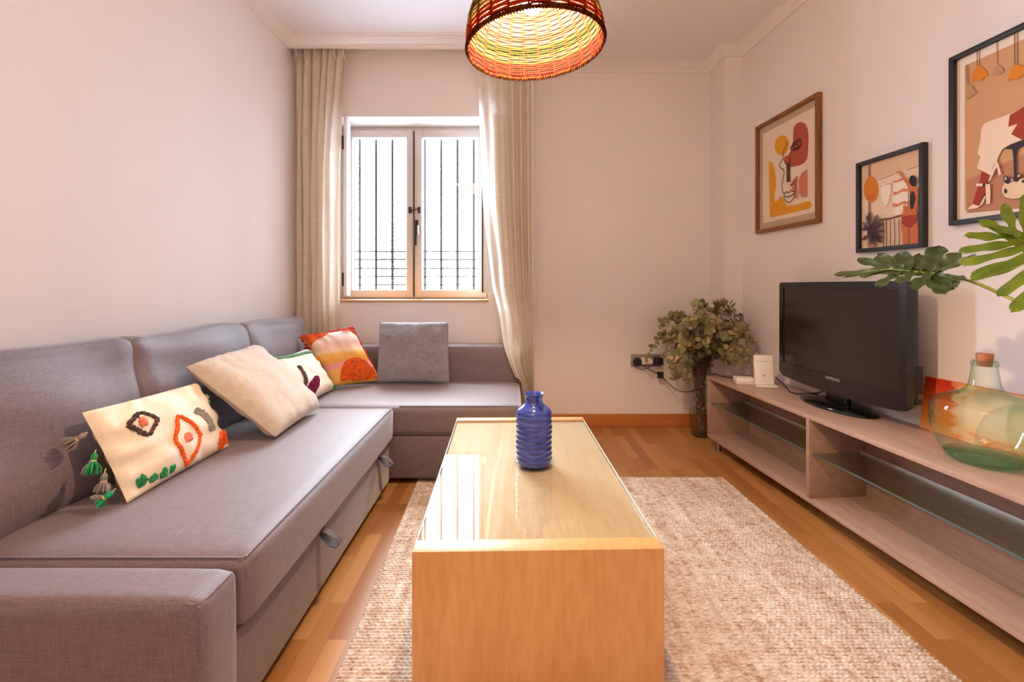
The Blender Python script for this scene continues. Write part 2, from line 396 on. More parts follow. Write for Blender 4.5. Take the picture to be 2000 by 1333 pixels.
# inside shutters folded back
sh = thing('window_shutter', 'narrow white inside shutter folded back beside the left curtain', 'shutter', (-1.27, YW, 1.07), 'inside window shutters')
MB().box((-1.285, YW - 0.035, 1.075), (-1.263, YW + 0.05, 2.455), 0.004).build('panel', M['shutter'], sh)
for z in (1.20, 2.25): MB().box((-1.303, YW - 0.030, z - 0.052), (-1.285, YW - 0.012, z + 0.052), 0.003).build('hinge', M['darkmetal'], sh)
sh = thing('window_shutter', 'white inside shutter swung open behind the right curtain', 'shutter', (-0.18, YW, 1.07), 'inside window shutters')
mb = MB(); mb.xf = Matrix.Translation((-0.218, YW - 0.012, 0)) @ Matrix.Rotation(R(-13), 4, 'Z')
mb.box((0.0, -0.014, 1.095), (0.13, 0.008, 2.42), 0.004).build('panel', M['shutter'], sh)
mb = MB(); mb.xf = Matrix.Translation((-0.218, YW - 0.012, 0)) @ Matrix.Rotation(R(-13), 4, 'Z')
mb.box((-0.012, -0.016, 1.10), (0.0, 0.010, 2.42), 0.003).build('edge_seal', M['darkmetal'], sh)
# iron grille outside
g = thing('window_grille', 'dark iron security grille outside the window panes', 'grille', (-0.79, 3.86, OZ0 - 0.01))
for k in range(9):
    x = -1.29 + 0.138 * k
    mb = MB().tube([(x, 3.86, OZ0 - 0.01), (x, 3.86, OZ1 + 0.01)], 0.0105, 8)
    for z in (1.159, 1.229, 1.299, 1.374, 1.444): mb.ball((x, 3.86, z), 0.016, 0, 8)
    mb.build('upright_bar', M['iron'], g)
for z in (1.09, 1.159, 1.229, 1.299, 1.374, 1.444): MB().tube([(-1.41, 3.86, z), (-0.17, 3.86, z)], 0.006, 6).build('cross_bar', M['iron'], g)
ext = MB()  # free-standing slats of a louvred shutter across the street
for k in range(26): ext.box((-2.35, 8.0, 0.35 + 0.075 * k), (-1.75, 8.05, 0.35 + 0.075 * k + 0.05))
struct(ext.build('louvred_shutter_opposite', plain('green_grey_louvre_paint', rgb(58, 58, 58), 0.8, spec=0.0), smooth=False))

# ------------------------------------------------------------------ curtains
def interp(tab, z):
    if z >= tab[0][0]: return tab[0][1]
    for (z0, a), (z1, b) in zip(tab, tab[1:]):
        if z <= z0 and z >= z1:
            t = (z0 - z) / (z0 - z1); t = t * t * (3 - 2 * t) if False else t
            return a + (b - a) * t
    return tab[-1][1]
cl = thing('curtain', 'cream pleated curtain in the left corner of the window wall', 'curtain', (-1.44, 3.45, 0.02), 'cream window curtains')
def cleft(u, v):
    z = 2.935 + (0.05 - 2.935) * v
    xl = -1.645; xr = interp([(2.94, -1.225), (2.45, -1.27), (2.1, -1.292), (1.6, -1.297), (0.9, -1.30), (0, -1.29)], z)
    y = interp([(2.94, 3.41), (2.0, 3.425), (1.2, 3.43), (0.8, 3.42), (0, 3.42)], z); am = interp([(2.94, 0.030), (2.6, 0.042), (1.2, 0.04), (0.8, 0.025), (0, 0.02)], z)
    uu = u + 0.018 * math.sin(9 * u + 1.5 * v) + 0.01 * math.sin(14 * v + 20 * u)
    ph = 2 * math.pi * 6.5 * uu
    s = math.sin(ph); s = math.copysign(abs(s) ** 0.75, s)
    x = xl + 0.012 + (xr - xl - 0.02) * u + 0.012 * math.cos(ph) * (1 - abs(2 * u - 1) ** 6)
    return V((max(x, XL + 0.004), y + am * s * (0.75 + 0.25 * math.sin(3 + 17 * u)), z))
MB().grid(cleft, 150, 60).build('fabric', M['curtain'], cl, ang=180, fix=False)
mb = MB()
for k in range(6):
    x = -1.60 + 0.07 * k
    for d in (-0.006, 0.006): mb.tube([(x + d, 3.372, 2.93), (x + d * 0.2, 3.368, 2.88), (x + d * 2.0, 3.375, 2.83)], [0.008, 0.007, 0.004], 6)
mb.build('pinch_pleat', M['curtain'], cl)
cr = thing('curtain', 'cream sheer curtain swept aside right of the window, draped over the sofa end', 'curtain', (0.08, 3.45, 0.02), 'cream window curtains')
LX = [(2.95, -0.27), (2.4, -0.245), (1.75, -0.215), (1.15, -0.145), (0.93, -0.088), (0.72, -0.058), (0.60, -0.02), (0.51, 0.018), (0.44, 0.058), (0.36, 0.078), (0, 0.085)]
LY = [(2.95, 3.42), (1.6, 3.40), (1.0, 3.33), (0.75, 3.25), (0.5, 3.24), (0.3, 3.28), (0, 3.32)]
def cright(u, v):
    z = 2.935 + (0.012 - 2.935) * v
    x0 = interp(LX, z); x1 = interp([(2.95, 0.145), (1.5, 0.155), (0.8, 0.162), (0, 0.168)], z)
    y0 = interp(LY, z); y1 = 3.44
    fr = interp([(2.95, 0.55), (1.2, 0.5), (0.6, 0.62), (0, 0.7)], z)   # the front flap takes this share of the width
    x = x0 + (x1 - x0) * u
    uu = u + 0.02 * math.sin(7 * u + 2.2 * v)
    am = interp([(2.95, 0.03), (1.4, 0.038), (0.8, 0.022), (0, 0.03)], z)
    fold = am * math.sin(2 * math.pi * (5.0 * uu ** 1.35) + 0.6 + 1.2 * v)
    if u < 0.45: fold *= 0.35 + 0.65 * u / 0.45
    fold += 0.012 * math.sin(6 * z + 9 * u) * (1 - u)
    y = y0 + (y1 - y0) * (u ** 1.7) + fold
    if u < 0.05 and z > 1.0: y -= 0.015
    if z < 0.78:                                # in front of the sofa back, beside the seat
        k = min(1, (0.78 - z) / 0.05)
        if z < 0.50: x = max(x, 0.068 - 0.05 * max(0, min(1, (z - 0.47) / 0.03)))
        lim = 3.268 if x < 0.06 else 3.268 + (x - 0.06) * 4
        y = y * (1 - k) + min(y, lim) * k
    return V((x, min(y, 3.495), z))
MB().grid(cright, 120, 90).build('fabric', M['curtain_r'], cr, ang=180, fix=False)
rod = MB().tube([(XL + 0.01, 3.43, 2.95), (0.21, 3.43, 2.95)], 0.009, 8)
tag(rod.build('curtain_rail', M['white']), 'white curtain rail hidden behind the cornice above the window', 'curtain rail')

# ------------------------------------------------------------------ corner sofa
sofa = thing('corner_sofa', 'grey-brown fabric corner sofa bed along the left wall and under the window', 'sofa', (-1.1, 2.2, 0))
def softbox(mb, lo, hi, r, puff=0.0, n=14, shape=None, m=0):
    """a cushion: box with rounded edges whose faces swell by puff"""
    lo = V(lo); hi = V(hi); c = (lo + hi) / 2; h = (hi - lo) / 2
    bm = bmesh.new(); bmesh.ops.create_cube(bm, size=2)
    bmesh.ops.subdivide_edges(bm, edges=list(bm.edges), cuts=n, use_grid_fill=True)
    for v in bm.verts:
        q = v.co.copy()
        p = V([math.copysign(abs(q[i]) ** 0.8, q[i]) * h[i] for i in range(3)])   # rows gather near the edges
        inner = V([max(-(h[i] - r), min(h[i] - r, p[i])) for i in range(3)])
        d = p - inner
        if d.length > 1e-9 and sum(abs(abs(q[i]) - 1) < 1e-6 for i in range(3)) >= 1:
            k = max(abs(d[i]) for i in range(3))
            if k > r * 0.999 or True: d = d.normalized() * r if max(abs(d[i]) for i in range(3)) > r - 1e-6 else d
        w_ = 1.0
        out = inner + d
        for i in range(3):
            if abs(abs(q[i]) - 1) < 1e-6:
                j, k2 = (i + 1) % 3, (i + 2) % 3
                out[i] += math.copysign(puff * (1 - abs(q[j]) ** 2.5) * (1 - abs(q[k2]) ** 2.5), q[i])
        p = c + out
        if shape: p = shape(p, out[0] / h[0], out[1] / h[1], out[2] / h[2])
        v.co = p
    bm.verts.index_update()
    mb.add([v.co.copy() for v in bm.verts], [[v.index for v in f.verts] for f in bm.faces], m); bm.free(); return mb
SX = -0.672; ZS = 0.458
def seam(mb, pts, r=0.0028): return mb.tube(pts, r, 6)
# lower bases
MB().box((-1.60, 1.13, 0.035), (-0.70, 2.60, 0.272), 0.012, 3).build('sofa_base', M['sofa'], sofa)
MB().box((-1.60, 2.63, 0.035), (0.045, 3.29, 0.282), 0.012, 3).build('chaise_base', M['sofa'], sofa)
for (x, y) in ((-1.5, 1.1), (-0.78, 1.1), (-0.80, 2.5), (-0.05, 2.82), (-0.05, 3.2), (-1.5, 3.2)):
    MB().lathe([(0.022, 0.0), (0.022, 0.036)], (x, y, 0), 12).build('foot', M['black'], sofa)
mb = softbox(MB(), (-1.43, 1.150, 0.276), (SX, 2.612, ZS), 0.03, 0.010, 18)
e = 0.012
seam(mb, [(SX - 0.012, 1.166, ZS - 0.003), (SX - 0.010, 1.9, ZS + 0.001), (SX - 0.012, 2.594, ZS - 0.003)])
seam(mb, [(-1.40, 1.163, ZS - 0.003), (SX - 0.014, 1.163, ZS - 0.003)])
mb.build('seat_cushion', M['sofa'], sofa, ang=60)
mb = softbox(MB(), (-1.43, 2.62, 0.284), (0.052, 3.30, ZS), 0.032, 0.008, 18)
seam(mb, [(SX + 0.02, 2.634, ZS - 0.004), (0.036, 2.634, ZS - 0.004)])
mb.build('chaise_cushion', M['sofa'], sofa, ang=60)
mb = softbox(MB(), (-1.24, 3.286, 0.035), (0.050, 3.478, 0.716), 0.03, 0.006, 14)
seam(mb, [(-1.2, 3.300, 0.708), (0.03, 3.300, 0.708)])
mb.build('chaise_backrest', M['sofa'], sofa, ang=60)
MB().box((-1.63, 1.0, 0.035), (-1.55, 3.28, 0.66), 0.02, 3).build('back_frame', M['sofa'], sofa)
mb = softbox(MB(), (-1.62, 0.998, 0.035), (-0.682, 1.140, 0.452), 0.026, 0.006, 16)
seam(mb, [(-1.6, 1.008, 0.443), (-0.70, 1.008, 0.443), (-0.689, 1.03, 0.443), (-0.689, 1.118, 0.443)])
seam(mb, [(-0.692, 1.007, 0.44), (-0.692, 1.007, 0.06)])
mb.build('armrest', M['sofa'], sofa, ang=60)
for (y0, y1, zt) in ((1.035, 1.772, 0.945), (1.780, 2.545, 0.935), (2.553, 3.262, 0.925)):
    sd = y0 * 3.1
    def shp(p, a, b, c, y0=y0, y1=y1, zt=zt, sd=sd):
        t = max(0, min(1, (p.z - 0.455) / (zt - 0.455)))
        xf = -1.375 + (-1.475 + 1.375) * t; xb = -1.555 - 0.065 * t
        k = (a + 1) / 2
        x = xb + (xf - xb) * k
        z = p.z - 0.014 * (1 - abs(b) ** 2) * t + 0.006 * math.sin(9 * p.y + sd) * t
        z += 0.012 * (abs(b) ** 6) * t
        x += 0.007 * math.sin(13 * p.y + 6 * p.z + sd) * (1 if a > 0 else 0) + 0.006 * math.sin(25 * p.z + 5 * p.y) * (1 if a > 0.5 else 0)
        return V((x, p.y, z))
    mb = softbox(MB(), (-1.62, y0, 0.456), (-1.37, y1, zt), 0.045, 0.03, 16, shp)
    mb.build('back_cushion', M['sofa'], sofa, ang=70)
for y in (1.64, 2.36):
    path = [(-0.688, 0.276), (-0.655, 0.262), (-0.628, 0.243), (-0.617, 0.228), (-0.628, 0.216), (-0.652, 0.222), (-0.690, 0.262)]
    fine = []
    for i in range(len(path) - 1):
        for q in range(4):
            t = q / 4; fine.append((path[i][0] * (1 - t) + path[i + 1][0] * t, path[i][1] * (1 - t) + path[i + 1][1] * t))
    fine.append(path[-1])
    mb = MB(); wd2 = 0.016
    vs = []; fs = []
    for (x, z) in fine:
        vs += [V((x, y - wd2, z)), V((x, y + wd2, z)), V((x - 0.0, y + wd2, z - 0.0035)), V((x, y - wd2, z - 0.0035))]
    for i in range(len(fine) - 1):
        for q in range(4): fs.append((i * 4 + q, i * 4 + (q + 1) % 4, i * 4 + 4 + (q + 1) % 4, i * 4 + 4 + q))
    fs.append((0, 1, 2, 3)); fs.append(tuple(len(vs) - 4 + q for q in range(4)))
    mb.add(vs, fs).build('pull_loop', M['strap'], sofa)

# ------------------------------------------------------------------ loose pillows
class Pillow:
    """four corners (bottom left, bottom right, top right, top left, seen from the room) and a thickness"""
    def __init__(s, bl, br, tr, tl, t, pinch=0.06, wr=0.004, seed=0, rnd=0.0, p=0.5):
        s.c = [V(x) for x in (bl, br, tr, tl)]; s.t = t; s.pinch = pinch; s.wr = wr; s.seed = seed; s.p = p; s.rnd = rnd
        n = (s.c[1] - s.c[0]).cross(s.c[3] - s.c[0]).normalized(); s.n = n; s.quad = None
    def base(s, u, v):
        uu = u + s.pinch * (0.5 - u) * 2 * (1 - (2 * v - 1) ** 2) * 0.5
        vv = v + s.pinch * (0.5 - v) * 2 * (1 - (2 * u - 1) ** 2) * 0.5
        if s.rnd:
            a_, b_ = 2 * uu - 1, 2 * vv - 1; f_ = 1 - s.rnd * (abs(a_) * abs(b_)) ** 2.5; uu = 0.5 + a_ * f_ / 2; vv = 0.5 + b_ * f_ / 2
        a = s.c[0].lerp(s.c[1], uu); b = s.c[3].lerp(s.c[2], uu); return a.lerp(b, vv)
    def surf(s, u, v, side=1):
        fu = max(0.0, 1 - abs(2 * u - 1) ** 2.4); fv = max(0.0, 1 - abs(2 * v - 1) ** 2.4)
        h = s.t / 2 * (fu * fv) ** s.p
        if side < 0: h *= 0.6
        q = s.base(u, v)
        edge = 1 - (fu * fv)
        wv = noise.noise(V((u * 5 + s.seed, v * 5, side * 3.0))) * s.wr * 2 + math.sin(26 * u + 5 * noise.noise(V((u * 3, v * 3, s.seed)))) * s.wr * edge * (0.3 if min(v, 1 - v) > 0.3 else 1.0) + math.sin(24 * v + s.seed) * s.wr * edge * (1.0 if min(u, 1 - u) < 0.25 else 0.2)
        return q + s.n * side * (h + wv * min(1, h / 0.012))
    def mesh(s, mb, n=44, m=0):
        b0 = len(mb.v)
        mb.grid(lambda u, v: s.surf(u, v, 1), n, n, m, True); mb.grid(lambda u, v: s.surf(u, v, -1), n, n, m, True); return mb
    def setquad(s, tl, tr, br, bl):            # where the four corners of the front stand in a flat drawing of it
        A = []; B = []
        for (x, y), (u, v) in zip((bl, br, tr, tl), ((0, 0), (1, 0), (1, 1), (0, 1))):
            A.append([x, y, 1, 0, 0, 0, -u * x, -u * y]); B.append(u)
            A.append([0, 0, 0, x, y, 1, -v * x, -v * y]); B.append(v)
        s.hm = np.append(np.linalg.solve(np.array(A, float), np.array(B, float)), 1).reshape(3, 3)
    def uv(s, x, y):
        q = s.hm @ np.array([x, y, 1.0]); return (float(np.clip(q[0] / q[2], 0.01, 0.99)), float(np.clip(q[1] / q[2], 0.01, 0.99)))
    def tuft_line(s, mb, pts, r, closed=False, m=0, wide=0.0, step=0.006, rows=1):
        uvs = [s.uv(*p) for p in pts]
        if closed: uvs.append(uvs[0])
        ps = []
        for a, b in zip(uvs, uvs[1:]):
            d = (s.surf(*a) - s.surf(*b)).length; k = max(1, int(d / step))
            for i in range(k): ps.append((a[0] + (b[0] - a[0]) * i / k, a[1] + (b[1] - a[1]) * i / k, b[0] - a[0], b[1] - a[1]))
        for (u, v, du, dv) in ps:
            L = math.hypot(du, dv) or 1
            for q in range(rows):
                off = wide * ((q + 0.5) / rows - 0.5) if rows > 1 else 0
                uu = min(0.99, max(0.01, u - dv / L * off)); vv = min(0.99, max(0.01, v + du / L * off))
                p = s.surf(uu, vv) + s.n * r * 0.35
                mb.ball(p + V((rnd.uniform(-1, 1), rnd.uniform(-1, 1), rnd.uniform(-1, 1))) * r * 0.25, r * rnd.uniform(0.8, 1.15), m, 6)
        return mb
    def tuft_fill(s, mb, pts, r, m=0, inside=None, step=0.008):
        uvs = [s.uv(*p) for p in pts]
        u0, u1 = min(p[0] for p in uvs), max(p[0] for p in uvs); v0, v1 = min(p[1] for p in uvs), max(p[1] for p in uvs)
        Lu = (s.c[1] - s.c[0]).length; Lv = (s.c[3] - s.c[0]).length
        def inp(x, y):
            r_ = False; j = len(uvs) - 1
            for i in range(len(uvs)):
                (xi, yi), (xj, yj) = uvs[i], uvs[j]
                if (yi > y) != (yj > y) and x < (xj - xi) * (y - yi) / (yj - yi) + xi: r_ = not r_
                j = i
            return r_
        v = v0
        while v <= v1:
            u = u0
            while u <= u1:
                if inp(u, v):
                    p = s.surf(min(.99, max(.01, u)), min(.99, max(.01, v))) + s.n * r * 0.3
                    mb.ball(p + V((rnd.uniform(-1, 1), rnd.uniform(-1, 1), rnd.uniform(-1, 1))) * r * 0.3, r * rnd.uniform(0.8, 1.2), m, 6)
                u += step / Lu
            v += step / Lv
        return mb
M['canvas'] = fabric('cream_cotton_canvas', rgb(224, 205, 182), rgb(238, 222, 202), 0.1, 220)
def yarn(name, c, var=0.3): return plain(name, c, 0.9, var=var, spec=0.2)
M['y_orange'] = yarn('orange_yarn', rgb(226, 98, 40)); M['y_pink'] = yarn('pink_yarn', rgb(226, 130, 104)); M['y_plum'] = yarn('brown_grey_yarn', rgb(86, 66, 66), 0.5)
M['y_grey'] = yarn('grey_yarn', rgb(146, 140, 128)); M['y_green'] = yarn('green_yarn', rgb(54, 140, 92), 0.4); M['y_lime'] = yarn('sea_green_yarn', rgb(44, 158, 106), 0.35)
M['y_ggrey'] = yarn('tassel_grey_yarn', rgb(140, 132, 124)); M['y_red'] = yarn('red_yarn', rgb(206, 52, 40)); M['y_coral'] = yarn('coral_yarn', rgb(230, 110, 80)); M['y_maroon'] = yarn('maroon_yarn', rgb(110, 18, 58))
M['y_sage'] = yarn('sage_yarn', rgb(104, 146, 112)); M['y_cord'] = plain('cream_cord', rgb(214, 180, 130), 0.8)

tp = thing('lumbar_pillow', 'cream lumbar pillow with orange and brown tufted diamonds and four tassels', 'pillow', (-1.28, 1.7, ZS), 'loose pillows on the sofa')
pl = Pillow((-1.205, 1.425, ZS + 0.012), (-1.205, 1.94, ZS + 0.012), (-1.352, 1.945, 0.735), (-1.352, 1.43, 0.752), 0.125, 0.02, 0.006, 3)
pl.setquad((265, 295), (1365, 38), (1700, 600), (690, 1195))
pl.mesh(MB()).build('cover', M['canvas'], tp, ang=80)
pl.tuft_line(MB(), [(700, 355), (760, 350), (868, 420), (862, 440), (800, 560), (770, 570), (600, 480), (598, 455)], 0.0062, True, rows=2, wide=0.022).build('tufted_diamond', M['y_plum'], tp)
pl.tuft_fill(MB(), [(725 + 46 * math.cos(a), 450 + 46 * math.sin(a)) for a in np.linspace(0, 6, 10)], 0.006, step=0.006).build('pompom', M['y_pink'], tp)
pl.tuft_line(MB(), [(1060, 395), (1110, 410), (1210, 460), (1318, 560), (1310, 640), (1250, 830), (1060, 650), (1048, 610)], 0.0062, True, rows=2, wide=0.022).build('tufted_diamond', M['y_orange'], tp)
pl.tuft_fill(MB(), [(1180 + 40 * math.cos(a), 590 + 44 * math.sin(a)) for a in np.linspace(0, 6, 10)], 0.006, step=0.006).build('pompom', M['y_pink'], tp)
pl.tuft_line(MB(), [(1275, 325), (1345, 355), (1400, 420), (1445, 520)], 0.0058, rows=4, wide=0.085).build('tufted_arc', M['y_grey'], tp)
mb = MB()
for (x, y) in ((1450, 165), (1490, 225), (1530, 290), (1568, 350)): pl.tuft_fill(mb, [(x + 34 * math.cos(a), y + 36 * math.sin(a)) for a in np.linspace(0, 6, 9)], 0.006, step=0.007)
mb.build('tufted_leaf_row', M['y_sage'], tp)
pl.tuft_fill(MB(), [(1525, 520), (1640, 455), (1700, 560), (1560, 680), (1530, 600)], 0.006, step=0.007).build('tufted_patch', M['y_orange'], tp)
mb = MB()
for (x, y, r_) in ((790, 1000, 58), (893, 970, 45), (990, 930, 46), (1075, 885, 36)): pl.tuft_fill(mb, [(x + r_ * math.cos(a), y + r_ * math.sin(a)) for a in np.linspace(0, 6, 9)], 0.0058, step=0.007)
mb.build('tufted_leaf_row', M['y_green'], tp)
def tassel(a, hd, tip, wide, mats, parent):
    a, hd, tip = V(a), V(hd), V(tip); mb = MB()
    mb.tube([a, a.lerp(hd, 0.5) + V((0, 0, 0.003)), hd], 0.0018, 5, 2)
    d = (tip - hd); L = d.length; d.normalize()
    x = d.cross(V((0, 1, 0.2))).normalized(); y = d.cross(x)
    mb.tube([hd - d * 0.002, hd + d * 0.006, hd + d * 0.018, hd + d * 0.022], [0.005, 0.0095, 0.009, 0.007], 10, 0)
    mb.tube([hd + d * 0.019, hd + d * 0.024], 0.0088, 10, 2)
    for i in range(46):
        an = rnd.uniform(0, 6.283); q = math.sqrt(rnd.random())
        p0 = hd + d * 0.022 + (x * math.cos(an) + y * math.sin(an)) * 0.006 * q
        p2 = hd + d * L * rnd.uniform(0.9, 1.03) + (x * math.cos(an) + y * math.sin(an)) * wide * q
        p1 = p0.lerp(p2, 0.5) + (x * math.cos(an) + y * math.sin(an)) * wide * 0.28 * q
        if p2.z < ZS + 0.006: p2.z = ZS + 0.006
        mb.tube([p0, p1, p2], [0.0022, 0.0024, 0.002], 5, 1 if math.cos(an) < 0 else 0)
    return mb.build('tassel', mats, parent)
def TP(x, y, d): return P(100 + x / 4.936, 740 + y / 4.936, d)
tassel(TP(352, 520, 1.425), TP(330, 535, 1.41), TP(130, 660, 1.385), 0.026, [M['y_ggrey'], M['y_ggrey'], M['y_cord']], tp)
tassel(TP(432, 690, 1.42), TP(420, 725, 1.405), TP(370, 935, 1.38), 0.028, [M['y_green'], M['y_ggrey'], M['y_cord']], tp)
tassel(TP(527, 868, 1.415), TP(513, 920, 1.40), TP(490, 1090, 1.39), 0.022, [M['y_ggrey'], M['y_ggrey'], M['y_cord']], tp)
tassel(TP(622, 1065, 1.41), TP(590, 1100, 1.395), TP(425, 1200, 1.372), 0.024, [M['y_lime'], M['y_ggrey'], M['y_cord']], tp)

def fluffy(name, c1, c2):
    t = NT(name); co = t.coords()
    f = t.noise(co, 34, 5, 0.7, 0.8); g = t.noise(co, 260, 3, 0.7)
    t.bump(t.math('ADD', t.math('MULTIPLY', f, 0.6), g), 0.8, 0.012)
    t.set(t.ramp(f, [(0.3, c1), (0.7, c2)]), 0.95, spec=0.1)
    t.b.inputs['Sheen Weight'].default_value = 0.6; t.b.inputs['Sheen Roughness'].default_value = 0.5; return t.m
M['fluff_cream'] = fluffy('cream_plush', rgb(222, 202, 182), rgb(240, 224, 206)); M['fluff_grey'] = fluffy('grey_plush', rgb(130, 126, 134), rgb(164, 160, 168))
fp = thing('plush_pillow', 'cream plush pillow leaning back beside the tufted lumbar pillow', 'pillow', (-1.2, 2.2, ZS), 'loose pillows on the sofa')
p2 = Pillow((-1.03, 1.985, ZS + 0.026), (-1.04, 2.48, ZS + 0.028), (-1.39, 2.455, 0.832), (-1.388, 1.918, 0.812), 0.17, 0.05, 0.0035, 11, 0.03, p=0.36)
p2.mesh(MB()).build('cover', M['fluff_cream'], fp, ang=80)
c0 = P(530, 858, 2.03)
MB().prism([c0 + V((0, -0.012, -0.004)), c0 + V((0.03, -0.004, -0.016)), c0 + V((0.036, 0.012, -0.016)), c0 + V((0.0, 0.012, -0.004))], (0, 0, 0.002)).build('care_tag', M['canvas'], fp)
lp = thing('lumbar_pillow', 'cream lumbar pillow with green border and maroon spot, half behind the cream plush pillow', 'pillow', (-1.27, 2.7, ZS), 'loose pillows on the sofa')
p3 = Pillow((-1.16, 2.50, ZS + 0.018), (-1.165, 2.985, ZS + 0.018), (-1.345, 2.985, 0.738), (-1.345, 2.50, 0.743), 0.12, 0.05, 0.004, 5)
p3.setquad((70, 610), (340, 448), (668, 838), (450, 978))
p3.mesh(MB()).build('cover', M['canvas'], lp, ang=80)
p3.tuft_line(MB(), [(110, 605), (200, 585), (300, 540), (375, 500)], 0.006, rows=3, wide=0.05).build('tufted_border', M['y_sage'], lp)
p3.tuft_line(MB(), [(395, 505), (465, 590), (520, 665), (578, 742)], 0.005, rows=2, wide=0.03).build('tufted_border', M['y_sage'], lp)
p3.tuft_fill(MB(), [(438 + 24 * math.cos(a), 595 + 28 * math.sin(a)) for a in np.linspace(0, 6, 9)], 0.005, step=0.006).build('tufted_spot', M['y_orange'], lp)
p3.tuft_line(MB(), [(135, 660), (180, 705), (232, 748)], 0.005, rows=2, wide=0.03).build('tufted_slash', M['y_orange'], lp)
p3.tuft_line(MB(), [(285, 700), (330, 745), (385, 830), (425, 950)], 0.006, rows=3, wide=0.07).build('tufted_arc', M['y_plum'], lp)
p3.tuft_fill(MB(), [(458 + 40 * math.cos(a), 870 + 86 * math.sin(a)) for a in np.linspace(0, 6, 14)], 0.006, step=0.007).build('tufted_spot', M['y_maroon'], lp)
mb = MB()
for i in range(14): mb.ball(p3.c[1] + V((rnd.uniform(-.012, .016), rnd.uniform(-.02, .006), rnd.uniform(0.0, .022))), 0.007, 0, 6)
mb.build('corner_tuft', M['y_green'], lp)
mb = MB()
for i in range(12): mb.ball(p3.c[2] + V((rnd.uniform(-.012, .01), rnd.uniform(-.02, .02), rnd.uniform(-0.004, .01))), 0.006, 0, 6)
mb.build('corner_tuft', M['y_maroon'], lp)
def sunset():
    t = NT('sunset_stripe_cotton'); uv = t.new('ShaderNodeTexCoord'); sp = t.new('ShaderNodeSeparateXYZ'); t.link(uv.outputs['UV'], sp.inputs[0])
    nz = t.noise(t.coords(), 9, 3); wv = t.math('MULTIPLY', t.math('SUBTRACT', nz, 0.5), 0.10)
    f = t.math('ADD', t.math('ADD', sp.outputs[1], wv), t.math('MULTIPLY', sp.outputs[0], 0.02))
    st = [(0, rgb(228, 168, 74)), (0.26, rgb(230, 182, 100)), (0.30, rgb(226, 158, 150)), (0.38, rgb(222, 150, 150)), (0.42, rgb(226, 160, 70)), (0.56, rgb(234, 180, 96)), (0.62, rgb(236, 208, 170)), (0.72, rgb(238, 198, 184)), (0.9, rgb(240, 212, 204))]
    return t.set(t.ramp(f, st), 0.85, spec=0.2)
M['sunset'] = sunset()
op = thing('square_pillow', 'orange pillow with sunset stripes and tufted red corners in the sofa corner', 'pillow', (-1.2, 3.2, ZS), 'loose pillows on the sofa')
p4 = Pillow((-1.195, 3.015, ZS + 0.022), (-0.915, 3.195, ZS + 0.024), (-1.13, 3.225, 0.855), (-1.415, 3.045, 0.812), 0.12, 0.04, 0.004, 8)
p4.setquad((352, 262), (925, 200), (1105, 765), (690, 838))
p4.mesh(MB()).build('cover', M['sunset'], op, ang=80)
p4.tuft_fill(MB(), [(910 + 152 * math.cos(a), 735 + 158 * math.sin(a)) for a in np.linspace(math.pi, 2 * math.pi, 16)] + [(1062, 760), (760, 800)], 0.0055, step=0.0075).build('tufted_half_circle', M['y_orange'], op)
p4.tuft_fill(MB(), [(352, 262), (640, 240), (600, 290), (520, 340), (470, 400), (455, 500), (395, 440)], 0.0055, step=0.0075).build('tufted_corner', M['y_orange'], op)
p4.tuft_fill(MB(), [(780, 225), (925, 198), (985, 300), (960, 285), (880, 245)], 0.0045, step=0.007).build('corner_patch', M['y_coral'], op)
mb = MB()
for i in range(150):
    k = rnd.random()
    for (a, b) in ((p4.c[0], p4.c[3]), (p4.c[3], p4.c[2]), (p4.c[2], p4.c[1])):
        pp = k
        q = p4.base(0, pp) if a is p4.c[0] else (p4.base(pp, 1) if a is p4.c[3] else p4.base(1, pp))
        if q.z > ZS + 0.03: mb.ball(q + V((rnd.uniform(-1, 1), rnd.uniform(-1, 1), rnd.uniform(-1, 1))) * 0.007, rnd.uniform(0.004, 0.007), 0, 6)
mb.build('fringe', M['y_red'], op)
gp = thing('plush_pillow', 'grey plush pillow standing against the low backrest under the window', 'pillow', (-0.7, 3.2, ZS), 'loose pillows on the sofa')
p5 = Pillow((-0.945, 3.150, ZS + 0.014), (-0.425, 3.150, ZS + 0.010), (-0.445, 3.245, 0.900), (-0.955, 3.245, 0.900), 0.165, 0.05, 0.0045, 21, 0.035, p=0.36)
p5.mesh(MB()).build('cover', M['fluff_grey'], gp, ang=80)

